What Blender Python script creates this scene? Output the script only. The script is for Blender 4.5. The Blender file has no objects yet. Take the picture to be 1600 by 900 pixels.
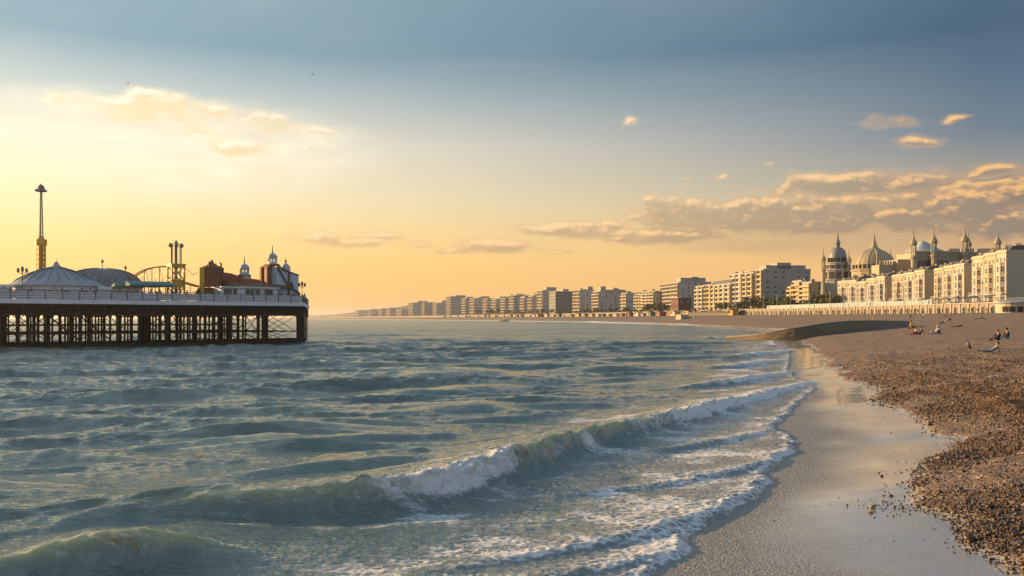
import bpy, bmesh, math, random
import numpy as np
from mathutils import Vector, Matrix

random.seed(7)
rng = np.random.default_rng(11)
scene = bpy.context.scene
COL = scene.collection
HZ, FP, EYE = 497.0, 1500.0, 4.0          # horizon row, focal length in photo pixels, eye height in metres

# ------------------------------------------------------------------ camera
cam_d = bpy.data.cameras.new("camera")
cam = bpy.data.objects.new("camera", cam_d)
COL.objects.link(cam)
cam.location = (0, 0, EYE)
cam.rotation_euler = (math.radians(90), 0, 0)
cam_d.sensor_width = 36
cam_d.lens = 36 * FP / 1600
cam_d.shift_y = (HZ - 450) / 1600
cam_d.clip_start = 0.1
cam_d.clip_end = 60000
scene.camera = cam

scene.view_settings.view_transform = 'Standard'
scene.view_settings.look = 'None'
scene.view_settings.gamma = 1
scene.view_settings.use_curve_mapping = False
scene.view_settings.exposure = 0.85
scene.cycles.use_denoising = True
scene.cycles.max_bounces = 6
scene.cycles.diffuse_bounces = 2
scene.cycles.glossy_bounces = 3
scene.cycles.transmission_bounces = 3
scene.cycles.caustics_reflective = False
scene.cycles.caustics_refractive = False

# ------------------------------------------------------------------ sun
SUN_AZ, SUN_EL = math.radians(-64), math.radians(11)
sd = bpy.data.lights.new("sun", 'SUN')
sd.energy = 5.0
sd.angle = math.radians(0.5)
sd.color = (1.0, 0.62, 0.27)
sun = bpy.data.objects.new("sun", sd)
COL.objects.link(sun)
to_sun = Vector((math.sin(SUN_AZ) * math.cos(SUN_EL), math.cos(SUN_AZ) * math.cos(SUN_EL), math.sin(SUN_EL)))
sun.rotation_euler = to_sun.to_track_quat('Z', 'Y').to_euler()
sun.location = (-60, 60, 60)


def lin(c):
    return tuple((v / 255 / 12.92) if v / 255 <= 0.04045 else ((v / 255 + 0.055) / 1.055) ** 2.4 for v in c)


class NT:
    """small helper for writing node trees"""
    def __init__(self, tree):
        self.t = tree

    def n(self, typ, **kw):
        nd = self.t.nodes.new(typ)
        for k, v in kw.items():
            setattr(nd, k, v)
        return nd

    def put(self, sock, v):
        if v is None:
            return
        if isinstance(v, bpy.types.NodeSocket):
            self.t.links.new(v, sock)
        else:
            sock.default_value = v

    def m(self, op, a, b=None, c=None, clamp=False):
        nd = self.n('ShaderNodeMath', operation=op)
        nd.use_clamp = clamp
        for i, v in enumerate((a, b, c)):
            self.put(nd.inputs[i], v)
        return nd.outputs[0]

    def vm(self, op, a, b=None):
        nd = self.n('ShaderNodeVectorMath', operation=op)
        self.put(nd.inputs[0], a)
        if b is not None:
            self.put(nd.inputs[1], b)
        return nd.outputs[0]

    def noise(self, vec, scale, detail=4, rough=0.55, dist=0.0, out=0):
        nd = self.n('ShaderNodeTexNoise')
        self.put(nd.inputs['Vector'], vec)
        nd.inputs['Scale'].default_value = scale
        nd.inputs['Detail'].default_value = detail
        nd.inputs['Roughness'].default_value = rough
        nd.inputs['Distortion'].default_value = dist
        return nd.outputs[out]

    def ramp(self, fac, stops, interp='LINEAR'):
        nd = self.n('ShaderNodeValToRGB')
        nd.color_ramp.interpolation = interp
        el = nd.color_ramp.elements
        while len(el) < len(stops):
            el.new(0.5)
        for e, (p, c) in zip(el, stops):
            e.position = p
            e.color = (*c, 1) if len(c) == 3 else c
        self.put(nd.inputs[0], fac)
        return nd.outputs[0]

    def mix(self, fac, a, b, typ='MIX'):
        nd = self.n('ShaderNodeMix', data_type='RGBA', blend_type=typ)
        nd.clamp_factor = True
        self.put(nd.inputs[0], fac)
        for i, v in ((6, a), (7, b)):
            if isinstance(v, tuple) and len(v) == 3:
                v = (*v, 1)
            self.put(nd.inputs[i], v)
        return nd.outputs[2]

    def mapr(self, v, a, b, c=0.0, d=1.0, smooth=False):
        nd = self.n('ShaderNodeMapRange')
        nd.interpolation_type = 'SMOOTHSTEP' if smooth else 'LINEAR'
        self.put(nd.inputs[0], v)
        for i, x in enumerate((a, b, c, d)):
            nd.inputs[1 + i].default_value = x
        return nd.outputs[0]

    def attr(self, name):
        nd = self.n('ShaderNodeAttribute', attribute_name=name)
        return nd.outputs['Fac']


# ------------------------------------------------------------------ world: sky texture graded to a golden evening, clouds by direction
world = bpy.data.worlds.new("World")
scene.world = world
world.use_nodes = True
wt = world.node_tree
wt.nodes.clear()
N = NT(wt)
sky = N.n('ShaderNodeTexSky', sky_type='NISHITA')
sky.sun_disc = False
sky.sun_elevation = SUN_EL
sky.sun_rotation = SUN_AZ
sky.air_density = 1.4
sky.dust_density = 3.0
sky.ozone_density = 1.5
tc = N.n('ShaderNodeTexCoord')
sep = N.n('ShaderNodeSeparateXYZ')
wt.links.new(tc.outputs['Generated'], sep.inputs[0])
dx_, dy_, dz_ = sep.outputs
EL = N.m('MULTIPLY', N.m('ARCSINE', dz_), FP)
AZ = N.m('MULTIPLY', N.m('ARCTAN2', dx_, dy_), FP)
hl = N.m('SQRT', N.m('MULTIPLY_ADD', dx_, dx_, N.m('MULTIPLY', dy_, dy_)))
csun = N.m('DIVIDE', N.m('MULTIPLY_ADD', dx_, math.sin(SUN_AZ), N.m('MULTIPLY', dy_, math.cos(SUN_AZ))), N.m('MAXIMUM', hl, 0.001))
side = N.mapr(csun, 0.80, -0.05)
elf = N.mapr(EL, 0, 1000)
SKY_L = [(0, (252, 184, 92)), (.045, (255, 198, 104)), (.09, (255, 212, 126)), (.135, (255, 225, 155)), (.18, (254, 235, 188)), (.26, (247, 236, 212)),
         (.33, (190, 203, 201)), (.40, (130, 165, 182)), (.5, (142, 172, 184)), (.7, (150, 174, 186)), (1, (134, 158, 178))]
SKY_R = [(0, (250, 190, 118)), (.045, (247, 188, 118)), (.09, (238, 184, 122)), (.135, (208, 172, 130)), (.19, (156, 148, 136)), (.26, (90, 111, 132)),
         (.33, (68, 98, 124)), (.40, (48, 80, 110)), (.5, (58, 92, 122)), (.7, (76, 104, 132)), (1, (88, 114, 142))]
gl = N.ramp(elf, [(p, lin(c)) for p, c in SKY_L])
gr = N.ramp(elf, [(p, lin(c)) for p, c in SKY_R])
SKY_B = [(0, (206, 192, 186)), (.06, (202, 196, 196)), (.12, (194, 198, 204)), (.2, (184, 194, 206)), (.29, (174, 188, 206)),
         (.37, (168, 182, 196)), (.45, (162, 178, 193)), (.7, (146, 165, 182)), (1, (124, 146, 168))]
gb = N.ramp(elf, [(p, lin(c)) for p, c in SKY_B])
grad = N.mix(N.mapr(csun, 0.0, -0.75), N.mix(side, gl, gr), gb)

# clouds in two layers, one behind the other: (photo x, y, half width, half height, weight)
BACK = [(245, 162, 66, 22, 1.0), (180, 160, 60, 18, .6), (325, 174, 62, 20, .75), (390, 184, 50, 14, .65), (430, 187, 26, 10, .5),
        (500, 204, 34, 12, .75), (120, 156, 60, 16, .5), (230, 180, 110, 22, .7), (420, 200, 90, 16, .5), (300, 205, 90, 14, .5), (1320, 292, 125, 26, 1.0), (1420, 290, 90, 24, .95), (1545, 269, 40, 13, .9), (1500, 300, 110, 22, .9), (1590, 300, 60, 30, .9),
        (985, 191, 22, 10, .75), (1425, 223, 50, 13, .8), (1385, 192, 62, 16, .42), (1492, 187, 30, 8, .6),
        (1130, 276, 18, 6, .55), (1205, 258, 14, 5, .4), (1075, 281, 14, 5, .4), (900, 362, 112, 19, 1.0), (590, 368, 50, 12, .8)]
FRONT = [(378, 232, 58, 18, .85), (320, 213, 70, 12, .4), (472, 231, 16, 6, .55), (530, 377, 90, 13, .85), (770, 388, 82, 14, .95), (865, 394, 42, 6, .6), (660, 384, 60, 10, .25),
         (1040, 370, 125, 20, 1.0), (1075, 336, 105, 32, 1.05), (1180, 338, 110, 34, 1.05), (1290, 342, 120, 36, 1.05), (1440, 335, 130, 34, 1.0), (1540, 315, 100, 28, 1.05), (1580, 345, 130, 40, 1.0)]
SOFT = [(1420, 358, 300, 52, 1.0), (1220, 384, 210, 16, .8), (1560, 330, 180, 70, 1.0)]


def dir_px(px, py):
    X, Z = px - 800, HZ - py
    return math.atan2(X, FP) * FP, math.atan2(Z, math.hypot(X, FP)) * FP


def union(u2, v2, items, under):
    best = None
    for (px, py, a, b, wgt) in items:
        u0, v0 = dir_px(px, py)
        du = N.m('MULTIPLY_ADD', u2, 1 / a, -u0 / a)
        dv = N.m('MULTIPLY_ADD', v2, 1 / b, -v0 / b)
        dv = N.m('MAXIMUM', dv, N.m('MULTIPLY', dv, -under))
        r2 = N.m('MULTIPLY_ADD', dv, dv, N.m('MULTIPLY', du, du))
        r2 = N.m('ADD', r2, 1.0 - wgt)
        best = r2 if best is None else N.m('MINIMUM', best, r2)
    return N.m('SUBTRACT', 1.0, best)


def cloud_density(u, v, items, seed):
    cu = N.n('ShaderNodeCombineXYZ')
    N.put(cu.inputs[0], N.m('MULTIPLY', u, 0.01))
    N.put(cu.inputs[1], N.m('MULTIPLY', v, 0.019))
    cu.inputs[2].default_value = seed
    w1 = N.noise(cu.outputs[0], 1.1, 2, 0.6, out=1)
    ws = N.n('ShaderNodeSeparateColor')
    wt.links.new(w1, ws.inputs[0])
    u2 = N.m('ADD', u, N.m('MULTIPLY', N.m('SUBTRACT', ws.outputs[0], 0.5), 60))
    v2 = N.m('ADD', v, N.m('MULTIPLY', N.m('SUBTRACT', ws.outputs[1], 0.5), 26))
    fb = N.noise(cu.outputs[0], 2.2, 8, 0.62)
    return N.m('ADD', union(u2, v2, items, 1.25), N.m('MULTIPLY', N.m('SUBTRACT', fb, 0.5), 2.3))


def layer(base, items, seed):
    v0 = cloud_density(AZ, EL, items, seed)
    v1 = cloud_density(N.m('ADD', AZ, -5.0), N.m('ADD', EL, 7.0), items, seed)
    dens = N.mapr(v0, -0.35, 0.80, smooth=True)
    # thickness seen through: thin edges glow, the body keeps its grey
    c0 = N.mapr(v0, 0.0, 1.05); c1 = N.mapr(v1, 0.0, 1.05)
    rim = N.mapr(N.m('SUBTRACT', c0, c1), 0.03, 0.60, smooth=True)
    thin = N.mapr(v0, 0.75, 0.0)
    litf = N.m('MAXIMUM', rim, N.m('MULTIPLY', thin, 0.5), clamp=True)
    lit_c = N.mix(side, N.mix(N.mapr(EL, 80, 230), lin((250, 206, 142)), lin((255, 250, 228))), lin((252, 190, 118)))
    shd_c = N.mix(side, N.mix(N.mapr(EL, 80, 230), lin((222, 176, 116)), lin((252, 228, 178))), lin((134, 119, 110)))
    return N.mix(N.m('MULTIPLY', dens, N.m('MULTIPLY', front, 0.90)), base, N.mix(litf, shd_c, lit_c))


front = N.mapr(dy_, 0.0, 0.2)
# high soft veil that goes on all round the sky
cv = N.n('ShaderNodeCombineXYZ')
N.put(cv.inputs[0], N.m('MULTIPLY', AZ, 0.003)); N.put(cv.inputs[1], N.m('MULTIPLY', EL, 0.012))
veil = N.mapr(N.noise(cv.outputs[0], 1.0, 5, 0.55), 0.45, 0.8, 0, 0.14)
veil_c = N.mix(side, lin((236, 226, 205)), lin((110, 124, 142)))
grad2 = N.mix(N.m('MULTIPLY', veil, N.mapr(EL, 0, 150)), grad, veil_c)
soft = N.mapr(union(AZ, EL, SOFT, 1.0), -0.4, 1.0, smooth=True)
full = N.mix(N.m('MULTIPLY', soft, N.m('MULTIPLY', front, 0.45)), grad2, lin((166, 142, 118)))
bank = N.mapr(union(AZ, EL, [(300, 225, 300, 70, 1.0), (170, 170, 200, 40, .8)], 0.8), -0.2, 1.0, smooth=True)
full = N.mix(N.m('MULTIPLY', N.m('MULTIPLY', bank, N.mapr(N.noise(cv.outputs[0], 4.0, 5, 0.6), 0.25, 0.7)), N.m('MULTIPLY', front, 0.92)), full, lin((255, 244, 216)))
full = layer(full, BACK, 1.3)
full = layer(full, FRONT, 7.7)
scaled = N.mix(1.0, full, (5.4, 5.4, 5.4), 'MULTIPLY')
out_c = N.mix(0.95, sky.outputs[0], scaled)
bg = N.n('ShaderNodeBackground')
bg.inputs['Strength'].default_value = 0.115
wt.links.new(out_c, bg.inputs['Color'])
wo = N.n('ShaderNodeOutputWorld')
wt.links.new(bg.outputs[0], wo.inputs['Surface'])
world.cycles.sampling_method = 'MANUAL'
world.cycles.sample_map_resolution = 512
# ------------------------------------------------------------------ mesh and scene helpers
def sstep(a, b, x):
    t = np.clip((x - a) / (b - a), 0, 1)
    return t * t * (3 - 2 * t)


_perm = rng.permutation(256).astype(np.int64)
_gang = rng.random(256) * 2 * np.pi
_gx, _gy = np.cos(_gang), np.sin(_gang)


def pnoise(x, y, seed=0):
    x = np.asarray(x, float) + seed * 17.31
    y = np.asarray(y, float) + seed * 9.77
    xi = np.floor(x).astype(np.int64); yi = np.floor(y).astype(np.int64)
    xf, yf = x - xi, y - yi
    u = xf * xf * xf * (xf * (xf * 6 - 15) + 10)
    v = yf * yf * yf * (yf * (yf * 6 - 15) + 10)

    def g(ix, iy, dx, dy):
        h = _perm[(_perm[ix & 255] + iy) & 255]
        return _gx[h] * dx + _gy[h] * dy
    a = g(xi, yi, xf, yf); b = g(xi + 1, yi, xf - 1, yf)
    c = g(xi, yi + 1, xf, yf - 1); d = g(xi + 1, yi + 1, xf - 1, yf - 1)
    return ((a * (1 - u) + b * u) * (1 - v) + (c * (1 - u) + d * u) * v) * 1.4


def fbm(x, y, octv=4, seed=0, gain=0.5):
    s, a, f = 0, 1.0, 1.0
    for i in range(octv):
        s = s + a * pnoise(x * f, y * f, seed + i)
        a *= gain; f *= 2.03
    return s


def at(px, Y, py=None):
    """a point of the place: the photo column px at depth Y (and row py, if given, for its height)"""
    X = (px - 800) / FP * Y
    if py is None:
        return X, Y
    return X, Y, EYE + (HZ - py) / FP * Y


class MB:
    """collects shapes, builds ONE mesh"""
    def __init__(self):
        self.v, self.f, self.mi = [], [], []
        self.cm = 0

    def add(self, vs, fs, M=None):
        o = len(self.v)
        if M is not None:
            vs = [tuple(M @ Vector(p)) for p in vs]
        self.v += [tuple(p) for p in vs]
        self.f += [tuple(i + o for i in q) for q in fs]
        self.mi += [self.cm] * len(fs)
        return self

    def box(self, c, s, rz=0, M=None):
        x, y, z = (k / 2 for k in s)
        vs = [(-x, -y, -z), (x, -y, -z), (x, y, -z), (-x, y, -z), (-x, -y, z), (x, -y, z), (x, y, z), (-x, y, z)]
        T = Matrix.Translation(c) @ Matrix.Rotation(rz, 4, 'Z')
        if M is not None:
            T = T @ M
        return self.add(vs, [(0, 3, 2, 1), (4, 5, 6, 7), (0, 1, 5, 4), (1, 2, 6, 5), (2, 3, 7, 6), (3, 0, 4, 7)], T)

    def bx(self, x0, x1, y0, y1, z0, z1):
        return self.box(((x0 + x1) / 2, (y0 + y1) / 2, (z0 + z1) / 2), (abs(x1 - x0), abs(y1 - y0), abs(z1 - z0)))

    def tube(self, p0, p1, r0, r1=None, n=6, caps=True):
        r1 = r0 if r1 is None else r1
        p0, p1 = Vector(p0), Vector(p1)
        d = p1 - p0
        if d.length < 1e-6:
            return self
        q = d.to_track_quat('Z', 'Y').to_matrix()
        vs, fs = [], []
        for p, r in ((p0, r0), (p1, r1)):
            for i in range(n):
                a = 2 * math.pi * i / n
                vs.append(p + q @ Vector((r * math.cos(a), r * math.sin(a), 0)))
        fs = [(i, (i + 1) % n, n + (i + 1) % n, n + i) for i in range(n)]
        if caps:
            fs += [tuple(range(n))[::-1], tuple(range(n, 2 * n))]
        return self.add(vs, fs)

    def path(self, pts, r, n=6):
        for a, b in zip(pts[:-1], pts[1:]):
            self.tube(a, b, r, n=n)
        return self

    def beam(self, p0, p1, w, h=None):
        h = w if h is None else h
        p0, p1 = Vector(p0), Vector(p1)
        d = p1 - p0
        q = d.to_track_quat('X', 'Z').to_matrix().to_4x4()
        M = Matrix.Translation((p0 + p1) / 2) @ q
        x, y, z = d.length / 2, w / 2, h / 2
        vs = [(-x, -y, -z), (x, -y, -z), (x, y, -z), (-x, y, -z), (-x, -y, z), (x, -y, z), (x, y, z), (-x, y, z)]
        return self.add(vs, [(0, 3, 2, 1), (4, 5, 6, 7), (0, 1, 5, 4), (1, 2, 6, 5), (2, 3, 7, 6), (3, 0, 4, 7)], M)

    def lathe(self, prof, n=20, c=(0, 0, 0), a0=0.0):
        """prof: list of (r, z) bottom to top"""
        vs, fs = [], []
        for r, z in prof:
            for i in range(n):
                a = a0 + 2 * math.pi * i / n
                vs.append((c[0] + r * math.cos(a), c[1] + r * math.sin(a), c[2] + z))
        for k in range(len(prof) - 1):
            for i in range(n):
                j = (i + 1) % n
                fs.append((k * n + i, k * n + j, (k + 1) * n + j, (k + 1) * n + i))
        fs.append(tuple(range((len(prof) - 1) * n, len(prof) * n)))
        return self.add(vs, fs)

    def prism(self, poly, z0, z1):
        n = len(poly)
        a = sum(poly[i][0] * poly[(i + 1) % n][1] - poly[(i + 1) % n][0] * poly[i][1] for i in range(n))
        if a < 0:
            poly = poly[::-1]
        vs = [(x, y, z0) for x, y in poly] + [(x, y, z1) for x, y in poly]
        fs = [(i, (i + 1) % n, n + (i + 1) % n, n + i) for i in range(n)]
        fs += [tuple(range(n))[::-1], tuple(range(n, 2 * n))]
        return self.add(vs, fs)

    def prism_y(self, poly, y0, y1):
        """polygon in x,z pushed along y"""
        n = len(poly)
        vs = [(x, y0, z) for x, z in poly] + [(x, y1, z) for x, z in poly]
        fs = [(i, (i + 1) % n, n + (i + 1) % n, n + i) for i in range(n)]
        fs += [tuple(range(n))[::-1], tuple(range(n, 2 * n))]
        return self.add(vs, fs)

    def prism_x(self, poly, x0, x1):
        n = len(poly)
        vs = [(x0, y, z) for y, z in poly] + [(x1, y, z) for y, z in poly]
        fs = [(i, (i + 1) % n, n + (i + 1) % n, n + i) for i in range(n)]
        fs += [tuple(range(n))[::-1], tuple(range(n, 2 * n))]
        return self.add(vs, fs)

    def mesh(self, name, mats, smooth=False):
        me = bpy.data.meshes.new(name)
        me.from_pydata(self.v, [], self.f)
        if not isinstance(mats, (list, tuple)):
            mats = [mats]
        for m in mats:
            me.materials.append(m)
        if len(mats) > 1:
            me.polygons.foreach_set('material_index', self.mi)
        bm = bmesh.new(); bm.from_mesh(me)
        bmesh.ops.recalc_face_normals(bm, faces=bm.faces)
        bm.to_mesh(me); bm.free()
        if smooth:
            me.polygons.foreach_set('use_smooth', [True] * len(me.polygons))
            me.update()
        return me

    def build(self, name, mats, parent=None, smooth=False, loc=None):
        return link(name, self.mesh(name, mats, smooth), parent, loc)


def link(name, me, parent=None, loc=None, rz=0):
    o = bpy.data.objects.new(name, me)
    COL.objects.link(o)
    if parent is not None:
        o.parent = parent
    if loc is not None:
        o.location = loc
    if rz:
        o.rotation_euler = (0, 0, rz)
    return o


def tag(o, label, cat, group=None, kind=None):
    if label:
        o['label'] = label
    if cat:
        o['category'] = cat
    if group:
        o['group'] = group
    if kind:
        o['kind'] = kind
    return o


def thing(name, label, cat, loc=(0, 0, 0), rz=0, group=None):
    o = bpy.data.objects.new(name, None)
    COL.objects.link(o)
    o.empty_display_size = 0.5
    o.location = loc
    o.rotation_euler = (0, 0, rz)
    return tag(o, label, cat, group)


def copy_tree(o, parent=None):
    c = o.copy()
    COL.objects.link(c)
    if parent is not None:
        c.parent = parent
    for ch in o.children:
        copy_tree(ch, c)
    return c


def grid_mesh(name, X, Y, Z, mat, attrs=None, keep=None):
    """X, Y, Z: 2-D arrays (rows, cols) -> one smooth quad mesh"""
    R, Cn = X.shape
    co = np.stack([X, Y, Z], -1).reshape(-1, 3).astype(np.float32)
    idx = np.arange(R * Cn).reshape(R, Cn)
    q = np.stack([idx[:-1, :-1], idx[:-1, 1:], idx[1:, 1:], idx[1:, :-1]], -1).reshape(-1, 4)
    if keep is not None:
        q = q[keep.reshape(-1)[q].any(1)]
        used = np.zeros(R * Cn, bool); used[q.ravel()] = True
        rem = np.cumsum(used) - 1
        co = co[used]; q = rem[q]
    else:
        used = None
    me = bpy.data.meshes.new(name)
    me.vertices.add(len(co)); me.vertices.foreach_set('co', co.ravel())
    nf = len(q)
    me.loops.add(nf * 4); me.loops.foreach_set('vertex_index', q.ravel().astype(np.int32))
    me.polygons.add(nf); me.polygons.foreach_set('loop_start', np.arange(0, nf * 4, 4, dtype=np.int32))
    me.polygons.foreach_set('use_smooth', np.ones(nf, bool))
    me.update(calc_edges=True)
    for k, a in (attrs or {}).items():
        a = a.reshape(-1)
        if used is not None:
            a = a[used]
        at_ = me.attributes.new(k, 'FLOAT', 'POINT')
        at_.data.foreach_set('value', a.astype(np.float32))
    me.materials.append(mat)
    return me


# ------------------------------------------------------------------ materials
def newmat(name):
    m = bpy.data.materials.new(name)
    m.use_nodes = True
    nt = NT(m.node_tree)
    b = m.node_tree.nodes['Principled BSDF']
    return m, nt, b


def bump(nt, b, h, strength=0.3, dist=0.05, normal=None):
    bn = nt.n('ShaderNodeBump')
    bn.inputs['Strength'].default_value = strength
    bn.inputs['Distance'].default_value = dist
    nt.put(bn.inputs['Height'], h)
    if normal is not None:
        nt.put(bn.inputs['Normal'], normal)
    if b is not None:
        nt.put(b.inputs['Normal'], bn.outputs[0])
    return bn.outputs[0]


def pbr(name, col, rough=0.7, var=0.25, scale=1.5, bmp=0.15, metal=0.0, streak=0.0):
    m, nt, b = newmat(name)
    co = nt.n('ShaderNodeTexCoord').outputs['Object']
    n1 = nt.noise(co, scale, 5, 0.6)
    n2 = nt.noise(co, scale * 7, 3, 0.6)
    f = nt.m('ADD', nt.m('MULTIPLY', n1, 0.65), nt.m('MULTIPLY', n2, 0.35))
    dark = tuple(c * (1 - var) for c in col)
    lite = tuple(min(1, c * (1 + var * 0.7)) for c in col)
    c = nt.ramp(f, [(0.3, dark), (0.7, lite)])
    if streak:
        mp = nt.n('ShaderNodeMapping')
        mp.inputs['Scale'].default_value = (1.2, 1.2, 0.12)
        nt.put(mp.inputs[0], co)
        s = nt.mapr(nt.noise(mp.outputs[0], 2.0, 4, 0.6), 0.5, 0.75, 0, streak)
        c = nt.mix(s, c, tuple(k * 0.45 for k in col))
    nt.put(b.inputs['Base Color'], c)
    nt.put(b.inputs['Roughness'], nt.mapr(n2, 0.2, 0.8, max(0.05, rough - 0.1), min(1, rough + 0.1)))
    b.inputs['Metallic'].default_value = metal
    if bmp:
        bump(nt, b, n2, bmp, 0.03)
    return m


M = dict(
    iron=pbr('rusted_iron', (0.016, 0.012, 0.009), 0.75, 0.5, 0.8, 0.4),
    iron2=pbr('brown_iron', (0.034, 0.024, 0.016), 0.7, 0.5, 0.8, 0.4),
    white=pbr('white_paint', (0.70, 0.73, 0.77), 0.55, 0.12, 0.6, 0.1, streak=0.25),
    deck=pbr('deck_timber', (0.2, 0.15, 0.11), 0.8, 0.3, 0.7, 0.3),
    slate=pbr('blue_grey_lead', (0.34, 0.38, 0.42), 0.65, 0.3, 0.4, 0.2, streak=0.4),
    domeb=pbr('dark_lead', (0.20, 0.22, 0.24), 0.5, 0.3, 0.4, 0.2, streak=0.4),
    cupola=pbr('pale_blue_lead', (0.42, 0.48, 0.56), 0.45, 0.2, 0.6, 0.15, streak=0.3),
    yellow=pbr('yellow_steel', (0.55, 0.36, 0.05), 0.5, 0.25, 0.6, 0.1),
    steel=pbr('grey_steel', (0.22, 0.21, 0.19), 0.45, 0.25, 0.8, 0.1, metal=0.3),
    teal=pbr('teal_canvas', (0.10, 0.28, 0.30), 0.8, 0.2, 0.6, 0.1),
    brown=pbr('red_brown_timber', (0.30, 0.125, 0.07), 0.75, 0.35, 0.7, 0.25, streak=0.3),
    broof=pbr('brown_roof', (0.21, 0.10, 0.062), 0.8, 0.35, 0.6, 0.3),
    ochre=pbr('ochre_render', (0.50, 0.33, 0.10), 0.75, 0.25, 0.5, 0.15),
    bluewall=pbr('pale_blue_render', (0.42, 0.58, 0.72), 0.65, 0.15, 0.5, 0.1, streak=0.25),
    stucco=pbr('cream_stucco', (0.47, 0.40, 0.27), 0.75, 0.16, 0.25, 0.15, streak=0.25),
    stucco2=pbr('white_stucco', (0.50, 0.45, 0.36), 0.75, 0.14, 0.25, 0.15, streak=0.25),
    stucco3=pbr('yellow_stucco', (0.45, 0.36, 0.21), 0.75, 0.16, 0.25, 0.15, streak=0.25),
    bluegrey=pbr('blue_grey_render', (0.34, 0.37, 0.40), 0.8, 0.2, 0.15, 0.15, streak=0.3),
    offwhite=pbr('off_white_render', (0.52, 0.50, 0.46), 0.8, 0.15, 0.15, 0.15, streak=0.3),
    grey=pbr('grey_render', (0.40, 0.39, 0.37), 0.8, 0.2, 0.15, 0.15, streak=0.3),
    pale=pbr('pale_render', (0.48, 0.46, 0.42), 0.8, 0.15, 0.15, 0.15, streak=0.3),
    darkc=pbr('dark_cladding', (0.13, 0.15, 0.16), 0.5, 0.2, 0.15, 0.1),
    roof=pbr('slate_roof', (0.11, 0.115, 0.125), 0.7, 0.3, 0.3, 0.2),
    brick=pbr('red_brick', (0.13, 0.045, 0.035), 0.85, 0.3, 0.5, 0.25),
    chim=pbr('chimney_brick', (0.42, 0.33, 0.22), 0.85, 0.3, 0.6, 0.2),
    stone=pbr('pavilion_stone', (0.44, 0.38, 0.27), 0.8, 0.2, 0.2, 0.2, streak=0.35),
    pdome=pbr('pavilion_dome_stone', (0.38, 0.33, 0.21), 0.7, 0.25, 0.2, 0.2, streak=0.4),
    gdome=pbr('green_grey_copper', (0.40, 0.45, 0.45), 0.8, 0.2, 0.2, 0.2, streak=0.4),
    conc=pbr('concrete', (0.30, 0.26, 0.21), 0.85, 0.25, 0.25, 0.25, streak=0.4),
    wetconc=pbr('weedy_concrete', (0.14, 0.098, 0.048), 0.75, 0.4, 0.35, 0.4, streak=0.3),
    rail=pbr('pale_railing', (0.5, 0.5, 0.5), 0.5, 0.15, 1, 0.0),
    aqua=pbr('blue_grey_railing', (0.38, 0.46, 0.5), 0.55, 0.25, 0.5, 0.0),
    asphalt=pbr('asphalt', (0.05, 0.05, 0.05), 0.9, 0.25, 0.3, 0.2),
    paving=pbr('paving', (0.28, 0.25, 0.21), 0.85, 0.2, 0.4, 0.2),
    grass=pbr('inland_ground', (0.06, 0.075, 0.04), 0.95, 0.4, 0.02, 0.2),
    hill=pbr('far_hill', (0.11, 0.11, 0.09), 0.95, 0.3, 0.004, 0.1),
    trunk=pbr('bark', (0.08, 0.06, 0.04), 0.9, 0.3, 1.5, 0.3),
    black=pbr('black_cloth', (0.02, 0.02, 0.024), 0.85, 0.3, 6, 0.1),
    navy=pbr('navy_cloth', (0.03, 0.045, 0.09), 0.85, 0.3, 6, 0.1),
    jean=pbr('blue_denim', (0.13, 0.19, 0.28), 0.85, 0.25, 6, 0.1),
    greyc=pbr('grey_cloth', (0.26, 0.27, 0.29), 0.85, 0.2, 6, 0.1),
    lilac=pbr('lilac_cloth', (0.45, 0.38, 0.48), 0.85, 0.2, 6, 0.1),
    red=pbr('red_cloth', (0.42, 0.03, 0.035), 0.85, 0.2, 6, 0.1),
    ylw=pbr('yellow_cloth', (0.65, 0.42, 0.05), 0.85, 0.2, 6, 0.1),
    whitec=pbr('white_cloth', (0.7, 0.68, 0.66), 0.85, 0.15, 6, 0.1),
    skin=pbr('skin', (0.45, 0.25, 0.17), 0.55, 0.12, 8, 0.05),
    hairb=pbr('brown_hair', (0.06, 0.03, 0.018), 0.6, 0.3, 10, 0.2),
    hairr=pbr('auburn_hair', (0.18, 0.055, 0.025), 0.6, 0.3, 10, 0.2),
    hairk=pbr('black_hair', (0.012, 0.01, 0.009), 0.6, 0.3, 10, 0.2),
    gull=pbr('gull_feathers', (0.30, 0.29, 0.28), 0.8, 0.2, 6, 0.0),
    carp=[pbr('car_paint_%s' % n, c, 0.3, 0.05, 1, 0.0) for n, c in (('white', (.7, .7, .7)), ('black', (.02, .02, .02)), ('blue', (.05, .1, .25)), ('silver', (.4, .4, .42)))],
    rubber=pbr('rubber', (0.02, 0.02, 0.02), 0.9, 0.2, 2, 0.1),
    canvas=pbr('cream_canvas', (0.50, 0.44, 0.33), 0.85, 0.15, 1, 0.1),
)


def glass_mat():
    m, nt, b = newmat('window_glass')
    co = nt.n('ShaderNodeTexCoord').outputs['Object']
    n = nt.noise(co, 0.7, 2)
    nt.put(b.inputs['Base Color'], nt.ramp(n, [(0.35, (0.015, 0.018, 0.022)), (0.65, (0.08, 0.07, 0.06))]))
    b.inputs['Roughness'].default_value = 0.12
    return m


M['glass'] = glass_mat()


def foliage_mat(name, a, c):
    m, nt, b = newmat(name)
    co = nt.n('ShaderNodeTexCoord').outputs['Object']
    n = nt.noise(co, 0.9, 3)
    nt.put(b.inputs['Base Color'], nt.ramp(n, [(0.3, a), (0.7, c)]))
    b.inputs['Roughness'].default_value = 0.7
    return m


M['leaf'] = foliage_mat('green_foliage', (0.045, 0.075, 0.02), (0.11, 0.14, 0.04))
M['leaf2'] = foliage_mat('olive_foliage', (0.075, 0.085, 0.02), (0.16, 0.15, 0.04))
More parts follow.
